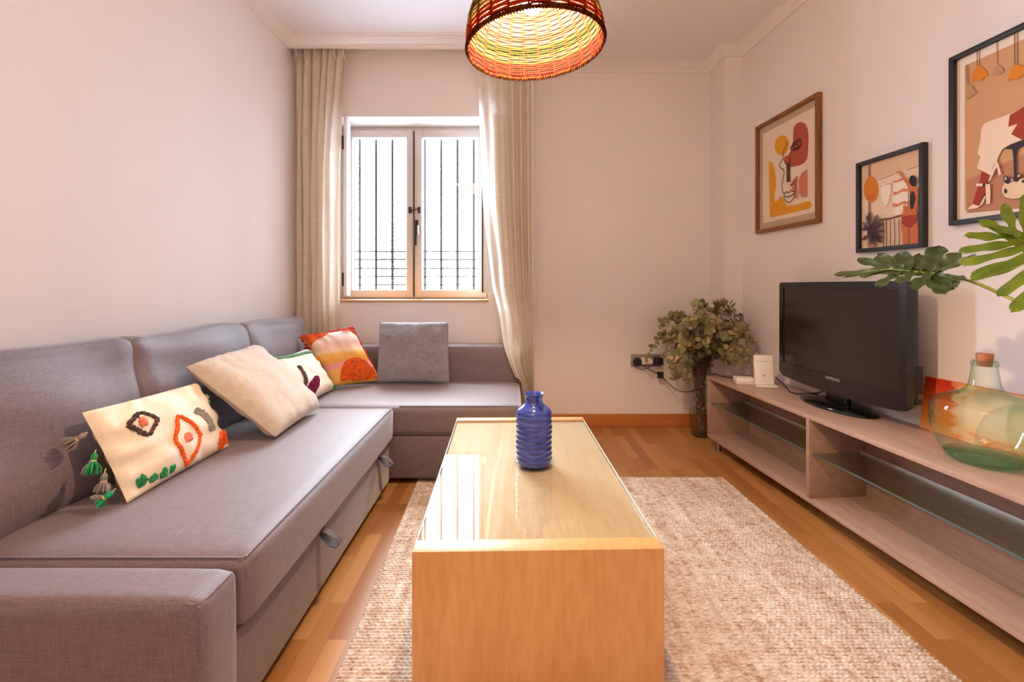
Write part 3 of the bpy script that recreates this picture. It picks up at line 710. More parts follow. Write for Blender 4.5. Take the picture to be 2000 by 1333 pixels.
# ------------------------------------------------------------------ rug
def rug():
    X0r, X1r, Y0r, Y1r = -0.53, 1.275, 0.15, 2.72
    nx, ny = 520, 860
    xs = np.linspace(X0r, X1r, nx); ys = np.linspace(Y0r, Y1r, ny); X, Y = np.meshgrid(xs, ys)
    row = Y / 0.0135; ri = np.floor(row); ph = row - ri
    st = (X / 0.017 + 0.5 * np.mod(ri, 2) + 0.25 * np.sin(ri * 12.9898) + 0.6 * (ph - 0.5) * np.where(np.mod(ri, 2) == 0, 1, -1))
    Z = 0.0035 + 0.0085 * np.abs(np.sin(np.pi * ph)) ** 0.8 * (0.5 + 0.5 * np.abs(np.sin(np.pi * st)) ** 0.8)
    rs = np.random.RandomState(3); jit = rs.rand(int(ri.max() - ri.min()) + 2)
    Z += 0.0022 * (jit[(ri - ri.min()).astype(int)] - 0.5) + 0.0006 * rs.randn(ny, nx)
    Z = np.where((X <= X0r) | (X >= X1r) | (Y <= Y0r) | (Y >= Y1r), 0.001, Z)
    edge = 0.006 * np.sin(np.pi * ph) * np.sign(X - 0.4) * (np.abs(X - 0.373) > 0.88)
    Xs = X - 0.03 * (Y - 2.0) + edge
    me = bpy.data.meshes.new('rug'); n = nx * ny
    me.vertices.add(n); me.vertices.foreach_set('co', np.stack([Xs, Y, Z], -1).astype(np.float32).ravel())
    i = (np.arange(ny - 1)[:, None] * nx + np.arange(nx - 1)[None, :]).ravel()
    q = np.stack([i, i + 1, i + 1 + nx, i + nx], -1).astype(np.int32)
    me.loops.add(q.size); me.loops.foreach_set('vertex_index', q.ravel())
    me.polygons.add(len(q)); me.polygons.foreach_set('loop_start', (np.arange(len(q)) * 4).astype(np.int32))
    me.update(calc_edges=True); me.validate()
    me.polygons.foreach_set('use_smooth', [True] * len(q))
    t = NT('woven_jute')
    a = t.noise(t.coords((11, 46, 1)), 3.5, 3, 0.7); b = t.noise(t.coords((2.0, 5, 1)), 4, 4, 0.6); c = t.noise(t.coords((10, 0.7, 1)), 3, 3)
    f = t.math('ADD', t.math('MULTIPLY', a, 0.56), t.math('ADD', t.math('MULTIPLY', b, 0.20), t.math('MULTIPLY', c, 0.24)))
    t.set(t.ramp(f, [(0.35, rgb(138, 104, 82)), (0.44, rgb(190, 164, 144)), (0.53, rgb(220, 208, 198)), (0.63, rgb(242, 237, 231))]), 0.9, spec=0.15)
    me.materials.append(t.m)
    o = bpy.data.objects.new('jute_rug', me); COL.objects.link(o); return o
tag(rug(), 'woven natural jute rug under the coffee table', 'rug')

# ------------------------------------------------------------------ coffee table
TZ = 0.45
ct = thing('coffee_table', 'long maple coffee table with a glossy glass top on the jute rug', 'coffee table', (0.05, 1.8, 0.016))
tm = Matrix.Translation((0.0715, 1.204, 0)) @ Matrix.Rotation(R(1.36), 4, 'Z')
def tbox(lo, hi, r=0.0, mb=None):
    mb = mb or MB(); mb.xf = tm; return mb.box(lo, hi, r)
hw = 0.3345; L = 1.222
tbox((-hw, 0, 0.0160), (hw, 0.057, TZ), 0.0015).build('end_panel', M['maple'], ct)
tbox((-hw, L - 0.05, 0.0160), (hw, L, TZ), 0.0015).build('end_panel', M['maple'], ct)
tbox((-hw + 0.006, 0.057, TZ - 0.05), (hw - 0.006, L - 0.05, TZ - 0.011), 0.001).build('top_board', M['maple_top'], ct)
tbox((-hw + 0.004, 0.0575, TZ - 0.0105), (hw - 0.004, L - 0.0505, TZ - 0.0015)).build('glass_top', M['tableglass'], ct, smooth=False)
for (xa, xb) in ((-hw + 0.001, -hw + 0.0038), (hw - 0.0038, hw - 0.001)): tbox((xa, 0.0575, TZ - 0.0105), (xb, L - 0.0505, TZ - 0.0015)).build('glass_edge', M['glass_edge'], ct, smooth=False)
tbox((-hw + 0.03, 0.057, 0.11), (hw - 0.03, L - 0.05, 0.135), 0.001).build('lower_shelf', M['maple'], ct)
# blue bottle vase
vb = thing('bottle_vase', 'cobalt blue glazed bottle vase with one small handle on the coffee table', 'vase', (0.087, 1.80, TZ - 0.0015))
cx, cyv, cz = 0.087, 1.80, TZ - 0.0013
pr = [(0.055, 0), (0.064, 0.002), (0.0695, 0.010)]
for i in range(46):
    z = 0.014 + i * 0.0042; pr.append((0.0705 + 0.0016 * math.sin(z / 0.0205 * 2 * math.pi), z))
pr += [(0.0690, 0.208), (0.064, 0.216), (0.055, 0.224), (0.045, 0.231), (0.037, 0.238), (0.0335, 0.246), (0.0325, 0.255), (0.0335, 0.263), (0.037, 0.270), (0.0405, 0.2745), (0.0405, 0.277), (0.037, 0.277), (0.031, 0.270), (0.029, 0.258), (0.029, 0.235), (0.03, 0.22)]
MB().lathe(pr, (cx, cyv, cz), 64, fn=lambda r, z, a: r + (0.0009 * math.sin(3 * a + z * 60) if 0.01 < z < 0.2 else 0)).build('body', M['cobalt'], vb, ang=60)
ha = R(-62); hd = V((math.cos(ha), math.sin(ha), 0)); c3 = V((cx, cyv, cz))
MB().tube([c3 + hd * r + V((0, 0, z)) for (r, z) in ((0.031, 0.262), (0.043, 0.263), (0.052, 0.257), (0.056, 0.246), (0.056, 0.234), (0.055, 0.222))], [0.006, 0.0065, 0.0065, 0.006, 0.006, 0.0065], 10).build('handle', M['cobalt'], vb)

# ------------------------------------------------------------------ TV bench along the right wall
TS = 0.514
def frame_mat(o, x):                           # local x along a wall or bench, local y away from the room, z up
    x = V(x).normalized(); y = V((0, 0, 1)).cross(x)
    return Matrix(((x.x, y.x, 0, o[0]), (x.y, y.y, 0, o[1]), (0, 0, 1, o[2]), (0, 0, 0, 1)))
sm = frame_mat((1.386, 3.235, 0), -wd)
SLEN, SDEP = 2.2, 0.375
st = thing('tv_bench', 'long low taupe laminate TV bench with open shelves along the right wall', 'tv bench', (1.62, 2.2, 0))
def sb(lo, hi, r=0.0, mb=None):
    mb = mb or MB(); mb.xf = sm; return mb.box(lo, hi, r)
sb((0, 0, TS - 0.022), (SLEN, SDEP, TS), 0.0015).build('top_board', M['stand'], st)
sb((0, 0, 0.08), (SLEN, SDEP, 0.102), 0.0015).build('bottom_board', M['stand'], st)
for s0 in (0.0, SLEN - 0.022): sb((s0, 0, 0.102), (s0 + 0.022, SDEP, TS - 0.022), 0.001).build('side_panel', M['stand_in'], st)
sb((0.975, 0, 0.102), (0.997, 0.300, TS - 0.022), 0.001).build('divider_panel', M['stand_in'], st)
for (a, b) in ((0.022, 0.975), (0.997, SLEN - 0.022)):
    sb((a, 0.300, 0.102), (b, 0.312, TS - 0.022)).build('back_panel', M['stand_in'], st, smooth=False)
    sg = sb((a + 0.002, 0.02, 0.318), (b - 0.002, 0.262, 0.3255)).build('glass_shelf', M['shelfglass'], st, smooth=False)
    sb((a + 0.002, 0.0175, 0.318), (b - 0.002, 0.0198, 0.3255)).build('front_edge', M['glass_green'], sg, smooth=False)
    sb((a + 0.002, 0.263, 0.314), (b - 0.002, 0.275, 0.334), 0.002).build('shelf_rail', M['rail'], sg)
for (s, d) in ((0.06, 0.05), (0.06, 0.30), (1.0, 0.30), (SLEN - 0.06, 0.05), (SLEN - 0.06, 0.30)):
    mb = MB(); mb.xf = sm; mb.lathe([(0.02, 0), (0.02, 0.0805)], (s, d, 0), 16).build('foot', M['steel'], st)

# ------------------------------------------------------------------ television
tv = thing('television', 'black flat television on an oval stand on the TV bench', 'television', (1.70, 2.40, TS))
tx = V((0.039, -0.87, 0)).normalized()
tvm = frame_mat((1.6835, 2.399, 0), tx); hw2 = 0.4355; z0, z1 = 0.603, 1.172
def TB(): mb = MB(); mb.xf = tvm; return mb
# front bezel outline with a curved lower edge, inner screen cut out
def outl(hwx, zb, zt, sag, r=0.018):
    pts = []
    for k in range(25):
        t = -1 + 2 * k / 24; pts.append((hwx * t, zb - sag * (1 - abs(t) ** 2.2) + (r * 1.2 * max(0, abs(t) - 0.94) / 0.06)))
    pts += [(hwx, zt - r), (hwx - r * 0.3, zt - r * 0.3), (hwx - r, zt), (-hwx + r, zt), (-hwx + r * 0.3, zt - r * 0.3), (-hwx, zt - r)]
    return pts
out = outl(hw2, z0, z1, 0.02)
inn = (-hw2 + 0.036, hw2 - 0.036, z0 + 0.075, z1 - 0.036)
mb = TB(); fr = [V((x, 0.0, z)) for x, z in out]
hole = [V((inn[0], 0, inn[2])), V((inn[1], 0, inn[2])), V((inn[1], 0, inn[3])), V((inn[0], 0, inn[3]))]
tri = tessellate_polygon([fr, hole]); mb.add(fr + hole, [tuple(t) for t in tri])
n_ = len(fr); bk = [V((p.x * 1.004, 0.034, (p.z - 0.9) * 1.004 + 0.9)) for p in fr]
mb.add(fr + bk, [(i, (i + 1) % n_, n_ + (i + 1) % n_, n_ + i) for i in range(n_)])
mb.add(hole + [p + V((0, 0.007, 0)) for p in hole], [(i, (i + 1) % 4, 4 + (i + 1) % 4, 4 + i) for i in range(4)])
mb.build('front_bezel', M['bezel'], tv, ang=30)
TB().box((inn[0] - 0.001, 0.006, inn[2] - 0.001), (inn[1] + 0.001, 0.012, inn[3] + 0.001)).build('screen', M['screen'], tv, smooth=False)
bs = [V((p.x * 0.985, 0.034, (p.z - 0.9) * 0.985 + 0.9)) for p in fr]; b2 = [V((p.x * 0.975, 0.062, (p.z - 0.9) * 0.97 + 0.9)) for p in fr]; b3 = [V((p.x * 0.80, 0.092, (p.z - 0.9) * 0.80 + 0.9)) for p in fr]
mb = TB()
mb.add(bk + bs, [(i, (i + 1) % n_, n_ + (i + 1) % n_, n_ + i) for i in range(n_)])
mb.add(bs + b2, [(i, (i + 1) % n_, n_ + (i + 1) % n_, n_ + i) for i in range(n_)]); mb.add(b2 + b3, [(i, (i + 1) % n_, n_ + (i + 1) % n_, n_ + i) for i in range(n_)]); mb.poly(b3)
mb.build('back_shell', M['tvback'], tv, ang=30)
TB().box((-hw2 + 0.04, -0.002, z0 + 0.040), (hw2 - 0.04, 0.0005, z0 + 0.0425)).build('speaker_groove', M['black'], tv, smooth=False)
TB().box((0.423, 0.036, 0.68), (0.436, 0.075, 0.80), 0.003).box((0.43, 0.04, 0.635), (0.437, 0.07, 0.66), 0.002).build('side_sockets', M['black'], tv)
mb = TB(); mb.lathe([(0.0, 0.0), (0.232, 0.0), (0.236, 0.006), (0.228, 0.014), (0.14, 0.022), (0.0, 0.024)], (0, 0, 0), 64, caps=False)
mb.v = [tvm @ (V(((tvm.inverted() @ p).x, (tvm.inverted() @ p).y * 0.49 + 0.028, (tvm.inverted() @ p).z + TS + 0.0005))) for p in mb.v]
mb.build('stand_base', M['gloss'], tv, ang=50)
TB().box((-0.075, 0.02, TS + 0.018), (0.075, 0.055, 0.63), 0.012, 3).build('stand_neck', M['gloss'], tv)
fc = bpy.data.curves.new('brand_lettering', 'FONT'); fc.body = 'SAMSUNG'; fc.size = 0.021; fc.align_x = 'CENTER'; fc.extrude = 0.0005; fc.space_character = 1.08
fo = bpy.data.objects.new('lettering', fc); COL.objects.link(fo); fc.materials.append(M['logo']); 
dg = bpy.context.evaluated_depsgraph_get(); lme = bpy.data.meshes.new_from_object(fo.evaluated_get(dg)); bpy.data.objects.remove(fo)
fo = bpy.data.objects.new('lettering', lme); COL.objects.link(fo); fo.parent = tv
fo.matrix_local = Matrix.Translation(-V((1.70, 2.40, TS))) @ tvm @ Matrix.Translation((0.01, -0.0012, z0 + 0.052)) @ Matrix.Rotation(R(90), 4, 'X')

# ------------------------------------------------------------------ small things on the bench
ro = thing('internet_router', 'white upright router beside the television on the TV bench', 'router', (1.60, 2.86, TS))
rm = Matrix.Translation((1.59, 2.875, TS)) @ Matrix.Rotation(R(-14), 4, 'Z') @ Matrix.Rotation(R(-9), 4, 'X')
mb = MB(); mb.xf = rm; mb.box((-0.052, -0.02, 0.012), (0.058, 0.016, 0.196), 0.006, 3).build('case', M['white'], ro)
mb = MB(); mb.xf = rm; mb.box((-0.044, -0.0208, 0.155), (0.044, -0.0198, 0.160)).build('light_strip', M['rail'], ro, smooth=False)
mb = MB(); mb.xf = rm
mb.tube([(-0.008 + 0.016 * i / 8, -0.0208, 0.072 + 0.003 * math.sin(i * 1.7)) for i in range(9)], 0.0012, 5).tube([(-0.004 + 0.01 * i / 6, -0.0208, 0.066) for i in range(7)], 0.001, 5)
mb.build('printed_mark', M['grey'], ro)
mb = MB(); mb.xf = Matrix.Translation((1.59, 2.875, TS)) @ Matrix.Rotation(R(-14), 4, 'Z'); mb.box((-0.05, -0.035, 0.0005), (0.075, 0.05, 0.013), 0.003).build('foot_stand', M['white'], ro)
bx = MB(); bx.xf = Matrix.Translation((1.515, 2.975, TS)) @ Matrix.Rotation(R(-12), 4, 'Z')
bo = thing('network_box', 'small flat white plastic box lying in front of the router', 'box', (1.515, 2.975, TS))
bx.box((-0.055, -0.045, 0.0005), (0.055, 0.045, 0.040), 0.004, 3).build('case', M['white'], bo)
MB2 = MB(); MB2.xf = bx.xf; MB2.box((-0.0555, -0.0455, 0.012), (0.0555, 0.0455, 0.0135)).build('seam', M['grey'], bo, smooth=False)

def smooth_path(pts, k=6):
    pts = [V(p) for p in pts]; o = []
    for i in range(len(pts) - 1):
        p0 = pts[max(0, i - 1)]; p1 = pts[i]; p2 = pts[i + 1]; p3 = pts[min(len(pts) - 1, i + 2)]
        for q in range(k):
            t = q / k
            o.append(0.5 * ((2 * p1) + (p2 - p0) * t + (2 * p0 - 5 * p1 + 4 * p2 - p3) * t * t + (3 * p1 - p0 - 3 * p2 + p3) * t ** 3))
    return o + [pts[-1]]
so = thing('wall_socket', 'grey triple wall socket with black and white plugs low on the back wall', 'socket', (1.095, YB, 0.487))
MB().box((0.973, YB - 0.012, 0.490), (1.213, YB, 0.592), 0.004).build('plate', M['socket'], so)
MB().lathe([(0.034, 0), (0.034, 0.012), (0.026, 0.03), (0.022, 0.04)], (0, 0, 0), 20)
def plug(x, z, r, l, mat_, sq=False):
    mb = MB()
    if sq: mb.box((x - r, YB - 0.012 - l, z - r), (x + r, YB - 0.012, z + r), 0.006)
    else:
        mb.xf = Matrix.Translation((x, YB - 0.012, z)) @ Matrix.Rotation(R(90), 4, 'X'); mb.lathe([(r, 0), (r, l * 0.5), (r * 0.7, l), (0.001, l)], (0, 0, 0), 20)
    return mb.build('plug', mat_, so)
plug(1.022, 0.532, 0.034, 0.045, M['black']); plug(1.078, 0.541, 0.026, 0.04, M['white'], True); plug(1.122, 0.535, 0.026, 0.035, M['white']); plug(1.186, 0.541, 0.030, 0.06, M['black'], True)
cab = MB().tube(smooth_path([P(1255, 716, 3.68), P(1265, 720, 3.66), P(1290, 735, 3.66), P(1318, 760, 3.58), P(1342, 766, 3.44), P(1368, 760, 3.35), P(1386, 748, 3.31), (1.435, 3.268, TS - 0.012), (1.442, 3.240, TS + 0.010), (1.46, 3.20, TS + 0.0055), (1.50, 3.15, TS + 0.0045), (1.585, 3.07, TS + 0.0045), (1.625, 2.97, TS + 0.010), (1.64, 2.925, TS + 0.03)], 8), 0.0035, 6)
cab.box(P(1284, 738, 3.675), P(1296, 728, 3.645), 0.004)
tag(cab.build('power_cable', M['black']), 'thin black cable looping from the wall socket onto the TV bench', 'cable')
tag(MB().tube(smooth_path([P(1236, 712, 3.70), P(1243, 718, 3.69), P(1256, 722, 3.69), P(1272, 716, 3.69), P(1283, 706, 3.67)], 8), 0.003, 6).build('plug_cable', M['black']), 'short black cable sagging between two plugs of the wall socket', 'cable')
tag(MB().tube(smooth_path([(1.66, 2.86, TS + 0.06), (1.68, 2.78, TS + 0.012), (1.66, 2.72, TS + 0.0045), (1.665, 2.66, TS + 0.006), (1.70, 2.655, TS + 0.008), (1.79, 2.66, TS + 0.012), (1.808, 2.62, TS + 0.05), (1.806, 2.58, 0.64)], 8), 0.004, 6).build('television_cable', M['black']), 'black cable running from the router behind the television', 'cable')

# ------------------------------------------------------------------ demijohn and leaning canvas
dj = thing('demijohn', 'big aqua glass demijohn bottle with a cork on the TV bench', 'bottle', (1.708, 1.645, TS))
dc = (1.708, 1.645, TS + 0.001)
prf = [(0.085, 0.0), (0.105, 0.010), (0.117, 0.028), (0.132, 0.062), (0.146, 0.115), (0.1505, 0.160), (0.148, 0.192), (0.138, 0.213), (0.118, 0.228), (0.092, 0.240), (0.064, 0.253), (0.048, 0.268), (0.042, 0.288), (0.038, 0.315), (0.0335, 0.350)]
fine = [(p.x, p.y) for p in smooth_path([(a, b, 0) for a, b in prf], 4)]
MB().lathe(fine, dc, 64, caps=False, fn=lambda r, z, a: r * (1 + 0.012 * math.sin(2 * a + 9 * z) * (z < 0.25) + 0.006 * math.sin(5 * a + 20 * z) * (z < 0.23))).build('glass_body', M['demijohn'], dj, ang=180)
MB().lathe([(0.0, 0.002), (0.080, 0.002), (0.100, 0.011), (0.112, 0.028), (0.09, 0.032), (0.04, 0.042), (0.0, 0.046)], dc, 48, caps=False).build('thick_base', M['demibase'], dj, ang=180)
MB().lathe([(0.0335, 0.346), (0.037, 0.349), (0.038, 0.354), (0.036, 0.359), (0.033, 0.366), (0.030, 0.366), (0.029, 0.35)], dc, 48, caps=False).build('lip', M['demijohn'], dj, ang=180)
MB().lathe([(0.0195, 0.345), (0.0235, 0.372), (0.0240, 0.388), (0.022, 0.391), (0.0, 0.391)], dc, 28, caps=False).build('cork', M['cork'], dj, ang=40)
def canvas_mat():
    t = NT('orange_wash_canvas'); tc = t.new('ShaderNodeTexCoord'); sp = t.new('ShaderNodeSeparateXYZ'); t.link(tc.outputs['UV'], sp.inputs[0])
    n1 = t.noise(t.coords((1, 1, 1), 'UV'), 4.5, 5, 0.6, 0.8)
    f = t.math('ADD', t.math('MULTIPLY', sp.outputs[0], 1.0), t.math('MULTIPLY', t.math('SUBTRACT', n1, 0.5), 0.35))
    left = t.ramp(t.math('ADD', sp.outputs[1], t.math('MULTIPLY', t.math('SUBTRACT', n1, 0.5), 0.5)), [(0.05, rgb(236, 150, 70)), (0.35, rgb(236, 140, 40)), (0.62, rgb(228, 96, 30)), (0.9, rgb(206, 50, 26))])
    right = t.ramp(t.math('ADD', sp.outputs[1], t.math('MULTIPLY', t.math('SUBTRACT', n1, 0.5), 0.8)), [(0.0, rgb(232, 130, 50)), (0.16, rgb(240, 198, 140)), (0.5, rgb(242, 218, 180)), (0.82, rgb(240, 206, 156)), (0.98, rgb(234, 168, 90))])
    k = t.ramp(f, [(0.19, (0, 0, 0, 1)), (0.25, (1, 1, 1, 1))])
    return t.set(t.mix(k, left, right), 0.6)
pc = thing('canvas_painting', 'unframed orange and cream painted canvas leaning on the wall behind the demijohn', 'painting', (1.87, 1.8, TS))
bl, br = V((wx(2.045) - 0.036, 2.045, TS + 0.001)), V((wx(1.46) - 0.036, 1.46, TS + 0.001))
tl, tr = V((wx(2.035) - 0.018, 2.035, TS + 0.232)), V((wx(1.45) - 0.018, 1.45, TS + 0.232))
mb = MB(); b0 = len(mb.v); mb.add([bl, br, tr, tl], [(0, 1, 2, 3)]); mb.uv = {0: (0, 0), 1: (1, 0), 2: (1, 1), 3: (0, 1)}
mb.build('painted_face', canvas_mat(), pc, smooth=False, fix=False)
MB().prism([bl + V((0.0006, 0, 0)), br + V((0.0006, 0, 0)), tr + V((0.0006, 0, 0)), tl + V((0.0006, 0, 0))], V((0.016, 0.001, 0))).build('stretcher', plain('canvas_edge', rgb(214, 120, 60), 0.7), pc, smooth=False)
mb = MB()
for i, (u, v0, du) in enumerate(((0.075, 0.30, 0.012), (0.10, 0.28, 0.0), (0.085, 0.22, 0.016), (0.10, 0.16, 0.01), (0.078, 0.12, 0.015))):
    p = bl.lerp(br, u).lerp(tl.lerp(tr, u), v0) - V((0.001, 0, 0)); q = bl.lerp(br, u + du).lerp(tl.lerp(tr, u + du), v0 + 0.07) - V((0.001, 0, 0))
    mb.tube([p, p.lerp(q, 0.5) + V((0, -0.003, 0.002)), q], 0.0009, 5)
mb.build('signature', M['black'], pc)

# ------------------------------------------------------------------ framed prints on the right wall
def wp(px, py, off):
    y = (X0 - off) / ((px - CX) / F + SL); return P(px, py, y)
def art_mat(c): return plain('print_ink_%d_%d_%d' % c, rgb(*c), 0.75, spec=0.2)
ART = {}
def ink(c):
    if c not in ART: ART[c] = art_mat(c)
    return ART[c]
def framed(name, label, y0, y1, za, zb, bar, dep, fmat, mattes, shapes):
    """y0 far end, y1 near end; mattes: (inset, colour) sheets; shapes: (colour, pixel outline) or (colour, pixel line, width)"""
    p = V((wx(y0), y0, 0)); Ln = (y0 - y1) / abs(wd.y); m = frame_mat((p.x, p.y, 0), -wd)
    t = thing(name, label, 'picture', (wx((y0 + y1) / 2), (y0 + y1) / 2, za), 'framed prints on the right wall')
    mb = MB(); mb.xf = m
    mb.box((0, -dep, za), (bar, -0.0005, zb), 0.002).box((Ln - bar, -dep, za), (Ln, -0.0005, zb), 0.002).box((bar - 0.001, -dep, za), (Ln - bar + 0.001, -0.0005, za + bar), 0.002).box((bar - 0.001, -dep, zb - bar), (Ln - bar + 0.001, -0.0005, zb), 0.002)
    mb.build('frame', fmat, t)
    off = 0.010; mb = MB(); mats = []
    def mi(c):
        q = ink(c)
        if q not in mats: mats.append(q)
        return mats.index(q)
    mb.xf = m
    mb.box((bar - 0.002, -off, za + bar - 0.002), (Ln - bar + 0.002, -0.002, zb - bar + 0.002), 0, m=mi(mattes[0][1]))
    lay = 0
    for ((l, r_, b_, t_), c) in mattes[1:]:
        lay += 1; y = -off - 0.0004 * lay
        mb.add([(bar + l, y, za + bar + b_), (Ln - bar - r_, y, za + bar + b_), (Ln - bar - r_, y, zb - bar - t_), (bar + l, y, zb - bar - t_)], [(0, 1, 2, 3)], mi(c))
    mb.xf = None; inv = m.inverted(); lim = (bar + mattes[-1][0][0] if len(mattes) > 1 else bar, Ln - bar - (mattes[-1][0][1] if len(mattes) > 1 else 0))
    def put(q):
        q = inv @ q; q.x = min(max(q.x, lim[0]), lim[1]); q.z = min(max(q.z, za + bar), zb - bar); return m @ q
    for sh in shapes:
        lay += 1; o2 = off + 0.0004 * min(lay, 30)
        if len(sh) == 2: mb.poly([put(wp(x, y, o2)) for x, y in sh[1]], mi(sh[0]))
        else:
            pts = [inv @ put(wp(x, y, o2)) for x, y in sh[1]]; wv = sh[2] / 2; lf = []; rt = []
            for i, q in enumerate(pts):
                d = pts[min(i + 1, len(pts) - 1)] - pts[max(i - 1, 0)]; n2 = V((-d.z, 0, d.x)).normalized() * wv
                lf.append(m @ (q + n2)); rt.append(m @ (q - n2))
            k = len(pts); mb.add(lf + rt, [(i, i + 1, k + i + 1, k + i) for i in range(k - 1)], mi(sh[0]))
    mb.build('print', mats, t, smooth=False, fix=False); return t
def sc(pts, ox, oy, s): return [(ox + x / s, oy + y / s) for x, y in pts]
def ell(cx_, cy_, a, b, rot=0, n=22): return [(cx_ + a * math.cos(t) * math.cos(rot) - b * math.sin(t) * math.sin(rot), cy_ + a * math.cos(t) * math.sin(rot) + b * math.sin(t) * math.cos(rot)) for t in np.linspace(0, 2 * math.pi, n, endpoint=False)]
def spl(pts, k=5): return [(p.x, p.y) for p in smooth_path([(a, b, 0) for a, b in pts], k)]
A = lambda pts: sc(pts, 1460, 160, 4.165)
YE, RU, PK, DK, LN = (226, 158, 48), (178, 88, 70), (206, 128, 104), (92, 70, 66), (52, 44, 46)
framed('framed_print', 'abstract line-drawn face print with yellow and rust shapes in a walnut frame', 3.265, 2.665, 1.523, 2.288, 0.024, 0.03, M['walnut'],
  [((0, 0, 0, 0), (196, 172, 144)), ((0.035, 0.01, 0.045, 0.045), (236, 214, 192))],
  [(YE, A(ell(280, 518, 58, 82, 0.1))), (RU, A([(375, 370), (400, 337), (435, 326), (470, 340), (490, 385), (497, 450), (492, 560), (486, 620), (465, 658), (420, 680), (370, 692), (330, 690), (302, 665), (291, 635), (302, 608), (335, 593), (352, 555), (370, 480), (372, 420)])),
   (YE, A([(173, 645), (205, 660), (220, 720), (232, 800), (230, 860), (215, 930), (222, 975), (245, 965), (265, 935), (285, 932), (305, 985), (320, 1012), (400, 1000), (490, 972), (512, 980), (520, 1005), (505, 1030), (430, 1050), (300, 1080), (182, 1105)])),
   (PK, A([(350, 840), (365, 800), (400, 765), (412, 770), (405, 830), (412, 900), (412, 945), (385, 950), (378, 900)])), (PK, A([(487, 708), (487, 935), (440, 940), (418, 900), (415, 800), (440, 745)])),
   (DK, A([(315, 660), (340, 655), (350, 812), (318, 818)])),
   (LN, A(spl([(318, 488), (320, 510), (300, 545), (288, 575), (290, 610), (275, 645), (262, 668), (264, 695), (290, 715), (298, 735), (290, 785), (279, 840), (284, 890), (299, 918), (298, 948), (315, 972), (340, 980), (365, 960), (380, 920), (384, 895), (392, 868), (390, 840), (378, 828)])), 0.0045),
   (LN, A(spl([(342, 570), (343, 650), (346, 720)])), 0.004), (LN, A(spl([(344, 830), (356, 842), (372, 826), (386, 812), (397, 800)])), 0.005),
   (LN, A(spl([(300, 912), (315, 895), (335, 902), (350, 884), (368, 890), (383, 892)])), 0.005), (LN, A(spl([(302, 930), (330, 936), (360, 922), (382, 905)])), 0.005),
   (LN, A(spl([(345, 545), (372, 500), (405, 474), (432, 464), (428, 482), (440, 500), (415, 540), (380, 555), (345, 545)])), 0.005), (LN, A(spl([(352, 538), (385, 500), (436, 486)])), 0.005), (LN, A(spl([(375, 525), (388, 508), (405, 512), (408, 530), (392, 542), (376, 535), (375, 525)])), 0.006), (LN, A(spl([(395, 555), (425, 515), (440, 500)])), 0.004)])
B = lambda pts: sc(pts, 1660, 260, 5.333)
SK, HR, BR_, PL, HT = (204, 116, 76), (58, 54, 56), (112, 66, 48), (86, 72, 76), (208, 128, 56)
sh2 = [((234, 206, 180), B([(145, 345), (715, 165), (725, 760), (150, 1000)])), ((222, 184, 152), B([(145, 345), (715, 165), (718, 330), (300, 470), (145, 520)])),
  ((150, 122, 112), B([(190, 300), (218, 295), (220, 850), (190, 850)])), (HT, B(ell(222, 590, 78, 138))), ((196, 112, 46), B(ell(212, 640, 46, 62)[:11] + [(170, 640)])),
  ((94, 72, 62), B([(285, 490), (400, 452), (490, 412)]), 0.002), ((94, 72, 62), B([(595, 385), (660, 362), (715, 338)]), 0.002), ((94, 72, 62), B([(310, 556), (400, 535), (440, 524)]), 0.002),
  ((240, 224, 206), B([(328, 550), (425, 530), (432, 600), (405, 720), (370, 775), (330, 700), (322, 620)])), ((242, 228, 212), B([(455, 490), (600, 455), (605, 720), (600, 830), (455, 860), (445, 700)])),
  ((212, 132, 92), B(spl([(452, 495), (500, 488), (550, 462), (575, 462), (560, 492), (510, 508), (455, 524)], 3))), ((212, 132, 92), B(spl([(450, 612), (500, 610), (550, 578), (598, 585), (595, 608), (545, 612), (500, 635), (455, 650)], 3))), ((212, 132, 92), B(spl([(445, 728), (500, 738), (550, 712), (600, 715), (595, 740), (545, 744), (490, 765), (445, 770)], 3))),
  (BR_, B([(320, 898), (430, 880), (545, 850), (545, 864), (430, 894), (320, 912)]))]
for x in (378, 418, 462, 508, 345): sh2.append((BR_, B([(x, 900), (x + 4, 1060), (x + 2, 1185)]), 0.0045))
sh2 += [((126, 84, 60), B([(690, 832), (728, 826), (730, 838), (690, 846)])), ((126, 84, 60), B([(706, 840), (712, 1160)]), 0.004),
  (SK, B([(490, 400), (510, 395), (530, 415), (545, 405), (548, 425), (560, 450), (600, 490), (625, 480), (640, 540), (690, 560), (712, 600), (708, 680), (695, 800), (700, 870), (702, 930), (712, 1000), (708, 1150), (632, 1155), (618, 1000), (608, 1000), (606, 1158), (552, 1165), (545, 1050), (530, 950), (540, 860), (555, 800), (552, 762), (575, 752), (605, 770), (625, 690), (618, 590), (585, 530), (535, 450), (512, 425), (488, 415)])),
  (HR, B(ell(655, 498, 38, 58, -0.1))), (HR, B([(648, 600), (670, 620), (685, 680), (672, 740), (655, 790), (635, 800), (622, 720), (625, 640)])), ((166, 70, 56), B([(545, 865), (700, 848), (703, 900), (690, 930), (630, 990), (600, 985), (540, 945), (535, 900)]))]
